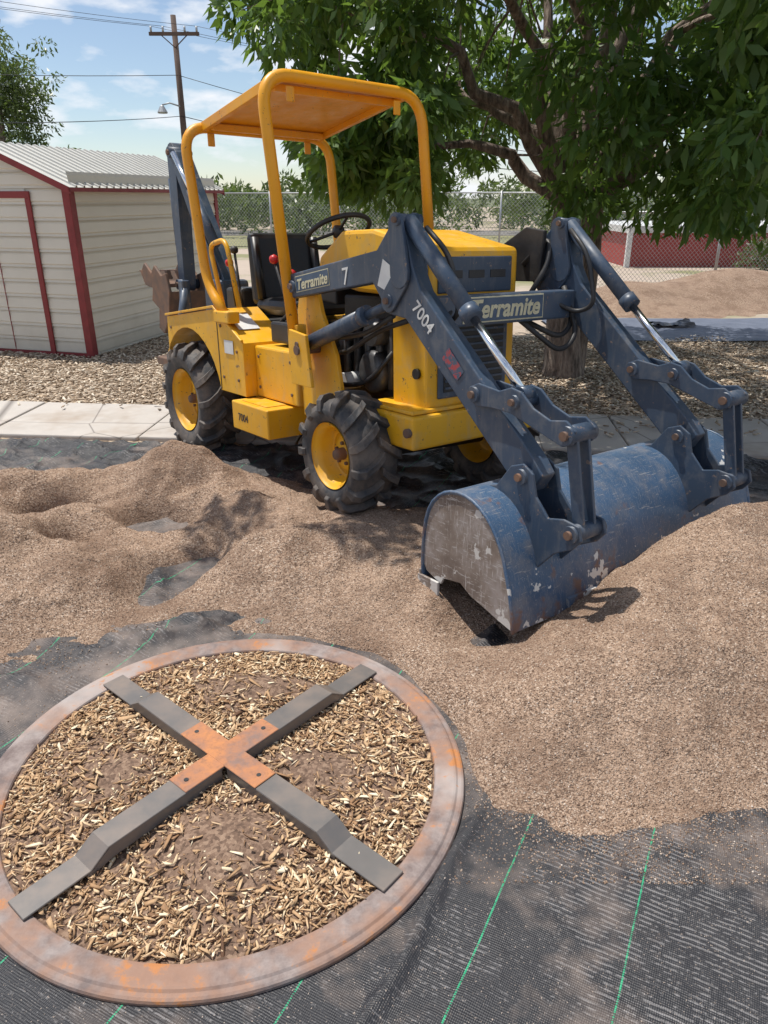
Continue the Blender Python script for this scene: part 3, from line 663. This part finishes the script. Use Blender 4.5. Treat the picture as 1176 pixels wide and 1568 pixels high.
# ------------------------------------------------------------------ TRACTOR
T=empty('backhoe_loader',Matrix(((TX.x,TY.x,TZ.x,TO.x),(TX.y,TY.y,TZ.y,TO.y),(TX.z,TY.z,TZ.z,TO.z),(0,0,0,1))))
def wheel(nm,cx,cy,cz,r,wdt,rimr,side,nl):
    W=empty(nm,None,T); W.location=(cx,cy,cz)
    hw=wdt/2
    prof=[(rimr,-hw*.72),(rimr+.012,-hw*.86),(rimr+(r-rimr)*.45,-hw*1.0),(r-.080,-hw*.98),(r-.052,-hw*.86),(r-.038,-hw*.45),(r-.034,0),(r-.038,hw*.45),(r-.052,hw*.86),(r-.080,hw*.98),(rimr+(r-rimr)*.45,hw),(rimr+.012,hw*.86),(rimr,hw*.72)]
    lathe('tyre',prof,(0,0,0),rubber,W,56)
    V=[];F=[]
    for sg in (-1,1):
        for i in range(nl):
            th=2*math.pi*(i+(.5 if sg>0 else 0))/nl; dl=.0215/r
            secs=[(-.06,-.02,r-.002,r-.05,dl*1.0),(.30,.13,r-.002,r-.055,dl*.9),(.78,.27,r-.010,r-.06,dl*1.0),(1.0,.31,r-.034,r-.08,dl*1.1),(1.08,.325,r-.090,r-.105,dl*1.0)]
            b0=len(V)
            for yy,dt,rt,rb,dd in secs:
                yb=yy if yy<.9 else yy-.12
                for (rr_,s_,y_,ex) in ((rt,-1,yy,1),(rt,1,yy,1),(rb,1,yb,1.25),(rb,-1,yb,1.25)):
                    a=th+dt*.9+s_*dd*ex
                    V.append((rr_*math.sin(a),sg*y_*hw,rr_*math.cos(a)))
            n=len(secs)
            for k in range(n-1):
                for q in range(4): F.append((b0+k*4+q,b0+k*4+(q+1)%4,b0+k*4+4+(q+1)%4,b0+k*4+4+q))
            F.append((b0,b0+1,b0+2,b0+3)); F.append((b0+(n-1)*4,b0+(n-1)*4+3,b0+(n-1)*4+2,b0+(n-1)*4+1))
    mesh('tread_lugs',V,F,rubber,W,.003,False,1)
    s=side
    prof=[(rimr+.004,s*hw*.88),(rimr+.004,s*hw*.80),(rimr-.012,s*hw*.74),(rimr-.03,s*hw*.5),(rimr-.035,s*hw*.1),(rimr-.06,s*hw*.0),(rimr*.55,s*hw*.12),(rimr*.40,s*hw*.22),(rimr*.38,s*hw*.22),(.0001,s*hw*.22)]
    lathe('rim',prof,(0,0,0),yellow,W,48)
    lathe('rim_back',[(rimr+.002,-s*hw*.85),(rimr-.02,-s*hw*.6),(rimr-.03,s*hw*.05),(.0001,s*hw*.05)],(0,0,0),yellow,W,48)
    lathe('hub',[(.0001,s*hw*.62),(.024,s*hw*.62),(.030,s*hw*.5),(.032,s*hw*.2)],(0,0,0),rust,W,20)
    for k in range(5):
        a=k*2*math.pi/5+.3; c0=(rimr*.33*math.cos(a),0,rimr*.33*math.sin(a))
        lathe('nut_%d'%k,[(.0001,s*hw*.33),(.009,s*hw*.33),(.010,s*hw*.2)],c0,rust,W,6,False)
wheel('front_wheel_right',0,-.495,.310,.315,.26,.165,-1,13)
wheel('front_wheel_left',0,.495,.275,.315,.26,.165,1,13)
wheel('rear_wheel_right',-1.80,-.49,.34,.385,.28,.205,-1,15)
wheel('rear_wheel_left',-1.80,.49,.34,.385,.28,.205,1,15)
tube('front_axle',[(0,-.42,.30),(0,.42,.27)],.045,black,T); tube('rear_axle',[(-1.8,-.4,.34),(-1.8,.4,.34)],.06,black,T)
tube('tie_rod',[(-.12,-.36,.27),(-.12,.38,.24)],.015,rust,T)
def arch(cx,cz,r,a0,a1,n=12): return [(cx+r*math.cos(R(a0+(a1-a0)*i/n)),cz+r*math.sin(R(a0+(a1-a0)*i/n))) for i in range(n+1)]
for sg,nm in ((-1,'right'),(1,'left')):
    y0,y1=(-.545,-.24) if sg<0 else (.24,.545)
    pf=[(-2.16,.62),(-2.14,.87),(-1.36,.955),(-1.00,.775),(-1.00,.46),(-1.34,.46)]+arch(-1.80,.34,.475,15,143)
    prism('fender_'+nm,pf,y0,y1,yellow,T,.012)
    prism('fender_lip_'+nm,[(-2.15,.875),(-1.36,.962),(-1.0,.782),(-1.0,.795),(-1.355,.978),(-2.15,.89)],sg*.548-.010,sg*.548+.010,yellow,T,.003)
    prism('inner_liner_'+nm,[(-2.1,.78),(-1.4,.80),(-1.4,.45),(-2.1,.45)],sg*.22-.01,sg*.22+.01,black,T)
    a,b=(-.47,-.24) if sg<0 else (.24,.47)
    box('side_tank_'+nm,(-1.0,-.52),(a,b),(.46,.76),yellow,T,.012)
    a,b=(-.635,-.25) if sg<0 else (.25,.635)
    box('step_'+nm,(-1.02,-.58),(a,b),(.285,.452),yellow,T,.008)
    box('step_tread_'+nm,(-.96,-.66),(a+.04,b-.04),(.4535,.456),yellow,T,.001)
    prism('tower_plate_'+nm,[(-.50,.42),(-.52,.98),(-.46,1.16),(-.34,1.16),(-.28,.98),(-.16,.78),(-.08,.42)],sg*.435-.012,sg*.435+.012,yellow,T,.004)
    prism('tower_outer_'+nm,[(-.40,.62),(-.40,.90),(-.24,.88),(-.20,.62)],sg*.565-.010,sg*.565+.010,yellow,T,.004)
    tube('tower_pin_'+nm,[(-.32,sg*.42,.80),(-.32,sg*.585,.80)],.025,rust,T)
    for bx,bz in ((-1.28,.55),(-1.08,.55),(-1.08,.72),(-1.28,.86),(-2.08,.80),(-.95,.52),(-.58,.52),(-.58,.70),(-.95,.70)):
        yy=sg*(.5475 if bx<-1.0 else .472); tube('bolt',[(bx,yy-.004,bz),(bx,yy+.006*1,bz)],.010,rust,T,6)
box('fender_seam',(-1.335,-1.327),(-.5475,-.5455),(.47,.955),black,T,0)
box('white_label',(-1.24,-1.12),(-.5505,-.5475),(.70,.78),white,T,.001)
mesh('fender_notice',[(-1.28,-.50,.918),(-1.12,-.50,.838),(-1.12,-.36,.838),(-1.28,-.36,.918)],[(0,1,2,3)],white,T).location=(0,0,.006)
box('main_frame',(-1.5,.32),(-.24,.24),(.36,.52),yellow,T,.01)
box('platform',(-1.42,-.52),(-.25,.25),(.52,.60),yellow,T,.01)
box('seat_base',(-1.62,-1.02),(-.24,.24),(.60,.86),black,T,.02)
box('rear_frame',(-2.35,-1.62),(-.22,.22),(.36,.88),black,T,.02)
box('transmission',(-.95,-.5),(-.14,.14),(.36,.8),black,T,.03)
box('engine_block',(-.46,.12),(-.19,.19),(.50,1.06),black,T,.02)
engm=simple('engine_grey',(.10,.10,.105),.45,.4,(.05,.045,.04),20)
for k in range(5): tube('engine_fin_%d'%k,[(-.40+.1*k,-.21,.60),(-.40+.1*k,-.21,.95)],.022,engm,T,8)
lathe('flywheel',[(.0001,-.05),(.09,-.05),(.11,-.03),(.11,.03),(.0001,.03)],(-.12,-.22,.68),engm,T,24)
lathe('pulley',[(.0001,-.05),(.05,-.05),(.055,-.035),(.045,-.03),(.055,-.02),(.0001,.0)],(-.30,-.24,.88),engm,T,24)
tube('oil_filter',[(-.28,-.20,.62),(-.28,-.33,.62)],.045,white,T)
tube('alternator',[(-.05,-.20,.88),(-.05,-.31,.88)],.06,engm,T)
hood=[(-.56,1.14),(-.54,1.25),(-.32,1.375),(-.05,1.375),(.36,1.285),(.375,1.27),(.375,1.06),(-.2,1.08)]
prism('hood',hood,-.285,.285,yellow,T,.02)
prism('front_cowl',[(.10,.54),(.10,1.07),(.368,1.055),(.368,.54)],-.285,.285,yellow,T,.015)
prism('dash',[(-.66,1.02),(-.60,1.24),(-.50,1.27),(-.48,1.0)],-.22,.22,black,T,.01)
box('headlamp_panel',(.370,.383),(-.235,.235),(1.085,1.245),blue,T,.006)
for i in range(3): box('slot_%d'%i,(.383,.386),(-.19+.14*i,-.19+.14*i+.10),(1.15,1.185),black,T,.001)
box('grille_frame',(.366,.380),(-.225,.225),(.60,.97),blue,T,.01)
box('grille_screen',(.380,.384),(-.195,.195),(.63,.94),black,T,.002)
for i in range(9): box('grille_bar_%d'%i,(.384,.392),(-.19,.19),(.645+.033*i,.655+.033*i),blue,T,.001)
tube('cap',[(.30,-.288,.72),(.30,-.302,.72)],.025,black,T)
box('front_bumper',(.05,.43),(-.42,.42),(.385,.545),yellow,T,.014)
box('bumper_top',(.02,.40),(-.40,.40),(.5475,.565),yellow,T,.004)
tube('bumper_pin',[(.40,-.44,.47),(.40,.44,.47)],.022,rust,T)
box('seat_cushion',(-1.42,-.98),(-.235,.235),(.90,1.01),seatm,T,.045)
o=prism('seat_back',[(-1.46,.96),(-1.36,.96),(-1.42,1.40),(-1.49,1.40)],-.235,.235,seatm,T,.035)
for s_ in (-.215,.215): tube('seat_bolster',[(-1.34,s_,1.0),(-1.40,s_,1.37)],.028,seatm,T,10)
Cc=Vector((-.74,-.02,1.385)); ax=Vector((-.45,0,.9)).normalized(); u=Vector((0,1,0)); w_=ax.cross(u)
tube('steering_wheel',[Cc+(u*math.cos(a)+w_*math.sin(a))*.185 for a in np.linspace(0,2*math.pi,32,endpoint=False)],.014,black,T,8,True)
for a in (0.3,2.4,4.5): tube('spoke',[Cc,Cc+(u*math.cos(a)+w_*math.sin(a))*.18-ax*0.0],.009,black,T,6)
tube('steering_column',[Cc-ax*.01,Cc-ax*.26],.022,black,T); lathe('wheel_cap',[(.0001,-.03),(.035,-.02),(.035,.02),(.0001,.03)],Cc,black,T,16)
for p,q,cm in (((-.80,-.30,.85),(-.90,-.36,1.24),redp),((-.72,-.30,.85),(-.74,-.34,1.16),redp),((-1.55,-.30,.95),(-1.60,-.30,1.22),redp),((-1.62,-.22,.95),(-1.72,-.2,1.30),black),((-1.65,.0,.95),(-1.8,.0,1.28),black),((-1.65,.15,.95),(-1.85,.15,1.26),black)):
    tube('lever',[p,q],.009,black,T,6)
    lathe('knob',[(.0001,-.028),(.02,-.02),(.028,0),(.02,.02),(.0001,.028)],q,cm,T,12)
box('valve_block',(-.92,-.62),(-.40,-.26),(.78,.90),black,T,.015)
box('hoe_console',(-1.86,-1.62),(-.22,.22),(.86,1.06),black,T,.02)
tube('grab_rail',rpath([(-1.52,-.40,.93),(-1.66,-.40,1.33),(-1.42,-.40,1.36),(-1.30,-.40,.96)],.08),.016,yellow,T,8)
tr=.030
hr=rpath([(-1.24,-.53,.93),(-1.44,-.535,1.10),(-1.50,-.58,1.98),(-1.50,.43,1.98),(-1.44,.46,1.10),(-1.24,.47,.93)],.16,8)
tube('rops_rear_hoop',hr,tr,yellow2,T,14)
hf=rpath([(-.42,-.53,.86),(-.53,-.585,2.09),(-.55,.43,2.09),(-.46,.47,.86)],.17,8)
tube('rops_front_hoop',hf,tr,yellow2,T,14)
prism('roof_panel',[(-1.50,1.985),(-.56,2.095),(-.56,2.108),(-1.50,1.998)],-.45,.32,yellow2,T,.003)
for yy,nm in ((-.47,'r'),(.32,'l')):
    prism('roof_rail_'+nm,[(-1.49,1.955),(-.56,2.065),(-.56,2.115),(-1.49,2.005)],yy,yy+.03,yellow2,T,.003)
for xx,zz in ((-1.40,1.975),(-.66,2.06)): box('roof_rib',(xx-.015,xx+.015),(-.44,.32),(zz-.02,zz+.015),yellow2,T,.003)
for xx,yy,zz in ((-1.49,-.41,1.93),(-1.49,.26,1.93),(-.55,-.41,2.03),(-.55,.26,2.03)): box('roof_tab',(xx-.006,xx+.006),(yy-.022,yy+.022),(zz-.05,zz+.02),yellow2,T,.004)
tube('red_rops_sleeve',[(-.455,.467,1.22),(-.462,.463,1.36)],.045,redp,T)
for x_,y_ in ((-.42,-.53),(-.46,.47)): box('rops_foot',(x_-.05,x_+.05),(y_-.012,y_+.045),(.74,.92),yellow,T,.005)
for y_ in (-.53,.47): box('rops_rear_foot',(-1.32,-1.12),(y_-.04,y_+.04),(.88,.95),yellow,T,.008)
boom=[(-.47,1.045),(-.45,1.165),(.32,1.275),(.41,1.365),(.46,1.385),(.51,1.36),(.565,1.21),(.62,1.115),(1.27,.545),(1.315,.49),(1.27,.42),(1.19,.42),(.52,1.00),(.40,1.015),(.29,1.14)]
def link(nm,a,b,w0,y0,y1,mat,w1=None):
    a=Vector((a[0],a[1]));b=Vector((b[0],b[1])); w1=w1 or w0; d=(b-a).normalized(); n=Vector((-d.y,d.x)); pts=[]
    for k in range(7): t=math.pi/2+math.pi*k/6; pts.append(a+(d*math.cos(t)+n*math.sin(t))*w0)
    for k in range(7): t=-math.pi/2+math.pi*k/6; pts.append(b+(d*math.cos(t)+n*math.sin(t))*w1)
    return prism(nm,[(p.x,p.y) for p in pts],y0,y1,mat,T,.003)
def pin(nm,x,z,y0,y1,r=.028,mat=None):
    tube(nm,[(x,y0,z),(x,y1,z)],r,mat or blue,T,14); tube(nm+'_head',[(x,y0-.012,z),(x,y1+.012,z)],r*.5,rust,T,10)
for sg,nm in ((-1,'right'),(1,'left')):
    yc=sg*.5
    prism('boom_arm_'+nm,boom,yc-.036,yc+.036,blue,T,.006)
    tube('lift_cylinder_'+nm,[(-.30,yc,.835),(.16,yc,.985)],.040,blue,T,16); tube('lift_gland_'+nm,[(.16,yc,.985),(.20,yc,.998)],.046,blue,T,16)
    tube('lift_rod_'+nm,[(.18,yc,.99),(.40,yc,1.062)],.022,blue,T,12); pin('lift_pin_'+nm,.42,1.07,yc-.06,yc+.06)
    link('lift_lug_'+nm,(.42,1.07),(.50,1.16),.05,yc-.052,yc-.040,blue)
    pin('lift_base_pin_'+nm,-.32,.828,yc-.07,yc+.07,.03)
    k1=Vector((.50,1.385)); k2=Vector((1.175,.765)); dd=(k2-k1); m1=k1+dd*.56
    link('knee_plate_a_'+nm,(.475,1.375),(.50,1.18),.045,yc-.056,yc-.040,blue,.06); link('knee_plate_b_'+nm,(.475,1.375),(.50,1.18),.045,yc+.040,yc+.056,blue,.06)
    tube('tilt_barrel_'+nm,[(k1.x,yc,k1.y),(m1.x,yc,m1.y)],.034,blue,T,16); tube('tilt_gland_'+nm,[(m1.x-.02,yc,m1.y+.018),(m1.x+.02,yc,m1.y-.018)],.040,blue,T,16)
    tube('tilt_rod_'+nm,[(m1.x,yc,m1.y),(k2.x,yc,k2.y)],.017,chrome,T,14); tube('rod_eye_'+nm,[(k2.x,yc-.03,k2.y),(k2.x,yc+.03,k2.y)],.032,blue,T,14)
    pin('knee_pin_'+nm,.49,1.39,yc-.065,yc+.065,.024)
    tube('hose_'+nm,rpath([(.55,yc-sg*.05,1.36),(.68,yc-sg*.07,1.25),(.74,yc-sg*.07,1.02),(.64,yc-sg*.08,.98),(.56,yc-sg*.2,1.05)],.08),.011,black,T,8)
    for s2,t_ in ((-1,'o'),(1,'i')):
        ya=yc+s2*.052; y0,y1=sorted((ya-.006,ya+.006))
        prism('rocker_%s_%s'%(t_,nm),[(.94,.77),(.99,.79),(1.10,.775),(1.16,.795),(1.21,.785),(1.27,.735),(1.35,.705),(1.42,.715),(1.465,.685),(1.455,.635),(1.41,.62),(1.33,.645),(1.24,.675),(1.16,.70),(1.06,.705),(.98,.70),(.94,.72)],y0,y1,blue,T,.004)
        ya=yc+s2*.030; y0,y1=sorted((ya-.007,ya+.007))
        link('drop_link_%s_%s'%(t_,nm),(1.43,.665),(1.49,.335),.024,y0,y1,blue)
        ya=yc+s2*.066; y0,y1=sorted((ya-.006,ya+.006))
        prism('bucket_ear_%s_%s'%(t_,nm),[(1.00,.385),(1.12,.42),(1.19,.51),(1.25,.53),(1.30,.50),(1.32,.42),(1.38,.355),(1.45,.37),(1.52,.36),(1.535,.31),(1.50,.27),(1.42,.23),(1.345,.15),(1.27,.30),(1.16,.375)],y0,y1,blue,T,.004)
    pin('rocker_pin_a_'+nm,.97,.745,yc-.07,yc+.07,.03); pin('rocker_pin_b_'+nm,1.18,.745,yc-.07,yc+.07,.026); pin('rocker_pin_c_'+nm,1.43,.665,yc-.07,yc+.07,.034)
    pin('bucket_pin_a_'+nm,1.245,.48,yc-.085,yc+.085,.030); pin('bucket_pin_b_'+nm,1.49,.325,yc-.085,yc+.085,.032)
    pin('boom_pin_'+nm,-.40,1.11,yc-.05,yc+.07,.03)
box('cross_beam',(.49,.60),(-.46,.46),(.955,1.085),blue,T,.01)
npb=simple('name_plate_blue',(.045,.085,.15),.4)
box('name_plate_border',(.600,.604),(-.285,.225),(.968,1.078),cream_txt,T,.001)
box('name_plate',(.6045,.607),(-.278,.218),(.974,1.072),npb,T,.001)
text('name_lettering','Terramite',.108,cream_txt,T,basis((.6075,-.25,.990),(0,1,0),(0,0,1)),.001,.2,.003)
bd=Vector((.79,0,.11)).normalized(); bu=Vector((-.11,0,.79)).normalized()
def decal(name,o,d,u,Wd_,Hg,mat):
    o=Vector(o); mesh(name,[o,o+d*Wd_,o+d*Wd_+u*Hg,o+u*Hg],[(0,1,2,3)],mat,T)
decal('boom_plate_border',(-.365,-.5375,1.080),bd,bu,.315,.078,cream_txt); decal('boom_plate',(-.361,-.539,1.0845),bd,bu,.307,.070,npb)
text('boom_lettering','Terramite',.070,cream_txt,T,basis((-.352,-.5405,1.094),bd,bu),.0008,.2,.0018)
text('boom_numeral','7',.11,white,T,basis((.06,-.5385,1.125),bd,bu),.0008)
ld=Vector((.69,0,-.62)).normalized(); lu=Vector((.62,0,.69)).normalized()
text('boom_number','7004',.076,white,T,basis((.565,-.5385,1.045),ld,lu),.0008,0,.001)
text('step_number','7004',.062,orange_txt,T,basis((-.94,-.636,.345),(1,0,0),(0,0,1)),.0008,0,.0008)
mesh('boom_flag_decal',[(.33,-.5395,1.13),(.42,-.5395,1.10),(.45,-.5395,1.20),(.37,-.5395,1.24)],[(0,1,2,3)],white,T)
rd_=MT('faded_red_decal'); n=rd_.noise(45,4,.7); rdm=rd_.set(rd_.mix(rd_.ramp(n,[(.47,0),(.52,1)]),(.33,.05,.06),(.06,.085,.13)),.5)
mesh('red_decal',[(.76,-.5395,.86),(.85,-.5395,.78),(.89,-.5395,.82),(.80,-.5395,.905)],[(0,1,2,3)],rdm,T)
for pts in ([(-.36,-.30,.80),(-.2,-.42,.86),(.1,-.44,.90),(.34,-.46,1.0)],[(-.36,-.28,.76),(-.1,-.40,.80),(.15,-.40,.92),(.40,-.42,.98)],[(.40,.3,1.0),(.46,.42,1.22),(.40,.47,1.34),(.3,.40,1.2)],[(.52,.2,.95),(.62,.35,.86),(.60,.46,.95),(.5,.45,1.06)],[(.56,.1,.97),(.66,.3,.80),(.66,.42,.88),(.54,.44,1.1)],[(-.5,-.3,.9),(-.7,-.36,.98),(-.85,-.36,.9)],[(-.5,-.33,1.0),(-.65,-.38,1.02),(-.8,-.36,.92)],[(-.45,-.30,.70),(-.3,-.36,.60),(-.1,-.30,.62),(.08,-.26,.80)]):
    tube('hydraulic_hose',rpath(pts,.12),.013,black,T,8)
prism('left_tower_guard',[(.12,1.12),(.14,1.30),(.30,1.38),(.42,1.36),(.40,1.12)],.41,.435,black,T,.005)
def chaik(p,k=2):
    for _ in range(k):
        q=[p[0]]
        for a,b in zip(p[:-1],p[1:]): q+=[(a[0]*.75+b[0]*.25,a[1]*.75+b[1]*.25),(a[0]*.25+b[0]*.75,a[1]*.25+b[1]*.75)]
        q.append(p[-1]); p=q
    return p
BP=chaik([(.872,-.02),(.874,.10),(.885,.23),(.92,.325),(.985,.385),(1.06,.410),(1.14,.405),(1.215,.37),(1.275,.31),(1.318,.235),(1.345,.15),(1.37,.06),(1.385,-.055)],1)
Y0,Y1=-.73,.93; B=empty('loader_bucket',None,T)
V=[];F=[];n=len(BP);th=.010
inn=[]
for i,(a,b) in enumerate(BP):
    p=Vector(BP[max(i-1,0)]);q=Vector(BP[min(i+1,n-1)]); t=(q-p).normalized(); nn=Vector((t.y,-t.x)); inn.append((a+nn.x*th,b+nn.y*th))
for yy in (Y0,Y1):
    V+=[(a,yy,b) for a,b in BP]+[(a,yy,b) for a,b in inn]
for i in range(n-1):
    F+=[(i,i+1,2*n+i+1,2*n+i),(n+i,n+i+1,3*n+i+1,3*n+i),(i,i+1,n+i+1,n+i),(2*n+i,2*n+i+1,3*n+i+1,3*n+i)]
F+=[(0,n,3*n,2*n),(n-1,2*n-1,4*n-1,3*n-1)]
sh=mesh('shell',V,F,bucketm,B)
for pl in sh.data.polygons: pl.use_smooth=abs(pl.normal.y)<.5
sh.data.set_sharp_from_angle(angle=R(30))
endp=[(.878,.06),(.90,.03),(.985,.0),(1.0,.03),(1.10,.045),(1.16,.01),(1.22,-.005),(1.30,-.03),(1.378,-.05)]+[(a-(.004 if a>1.1 else -.004),b-.004) for a,b in BP[::-1][1:-3]]
prism('end_plate_right',endp,Y0+.001,Y0+.012,steel,B,.001); prism('end_plate_left',endp,Y1-.012,Y1-.001,steel,B,.001)
tube('edge_bead_right',[(a,Y0,b) for a,b in BP],.007,bucketm,B,8); tube('edge_bead_left',[(a,Y1,b) for a,b in BP],.007,bucketm,B,8)
prism('cutting_edge',[(.862,.03),(.872,.03),(.905,-.125),(.895,-.13)],Y0-.012,Y1+.012,steel,B,.002)
box('edge_wrap',(.86,.985),(Y0-.016,Y0-.004),(-.09,.01),steel,B,.002)
prism('lip_strip',[(1.375,.0),(1.392,.0),(1.400,-.075),(1.386,-.075)],Y0+.3,Y1-.02,bucketm,B,.002)
def beam(nm,a,b,w0,w1,y0,y1,mat=blue): return link(nm,a,b,w0,y0,y1,mat,w1)
beam('hoe_boom',(-2.25,1.02),(-2.92,1.98),.085,.060,-.06,.06)
beam('hoe_boom_side',(-2.30,1.12),(-2.86,1.90),.050,.035,-.075,-.062)
tube('hoe_boom_cylinder',[(-2.22,-.10,1.34),(-2.55,-.10,1.72)],.04,blue,T,12); tube('hoe_boom_rod',[(-2.50,-.10,1.66),(-2.83,-.10,2.0)],.02,chrome,T,10)
beam('hoe_dipper',(-3.0,2.02),(-3.02,1.05),.075,.055,-.05,.05); tube('hoe_dipper_cyl',[(-3.12,0,1.85),(-3.10,0,1.35)],.038,blue,T); tube('hoe_dipper_rod',[(-3.10,0,1.4),(-3.12,0,1.1)],.02,chrome,T)
pin('hoe_pin_top',-2.95,2.02,-.09,.09,.04); pin('hoe_pin_low',-3.02,1.05,-.09,.09,.04); pin('hoe_pin_base',-2.25,1.02,-.10,.10,.04)
box('swing_post',(-2.45,-2.15),(-.12,.12),(.45,1.10),blue,T,.03)
for yo in (-.20,.10):
    prism('hoe_bucket_side',[(-3.50,1.14),(-3.40,1.22),(-3.26,1.14),(-3.18,1.20),(-3.05,1.12),(-2.95,1.14),(-2.90,1.0),(-2.96,.80),(-3.10,.66),(-3.20,.70),(-3.16,.86),(-3.30,.92),(-3.26,1.02),(-3.42,1.04)],yo-.012,yo+.012,rust,T,.006)
prism('hoe_bucket_back',[(-2.90,1.0),(-2.96,.80),(-3.10,.66),(-3.12,.68),(-2.99,.81),(-2.93,1.0)],-.20,.10,rust,T,.003)
prism('hoe_bucket_plate',[(-3.5,1.14),(-3.42,1.04),(-3.26,1.02),(-3.27,1.05),(-3.4,1.07),(-3.48,1.15)],-.19,.09,rust,T,.003)
for k in range(4): prism('hoe_tooth_%d'%k,[(-3.44,1.16),(-3.40,1.05),(-3.60,1.16)],-.19+.09*k,-.15+.09*k,rust,T,.004)
for sg in (-1,1):
    prism('stabiliser_%d'%sg,[(-2.42,.55),(-2.32,.55),(-2.34,1.10),(-2.42,1.10)],sg*.30-.03,sg*.30+.03,blue,T,.01)
    prism('stabiliser_pad_%d'%sg,[(-2.52,.50),(-2.22,.50),(-2.22,.56),(-2.52,.56)],sg*.42-.09,sg*.42+.09,rust,T,.01)
    tube('stabiliser_cyl_%d'%sg,[(-2.36,sg*.30,1.05),(-2.36,sg*.40,.60)],.03,blue,T)
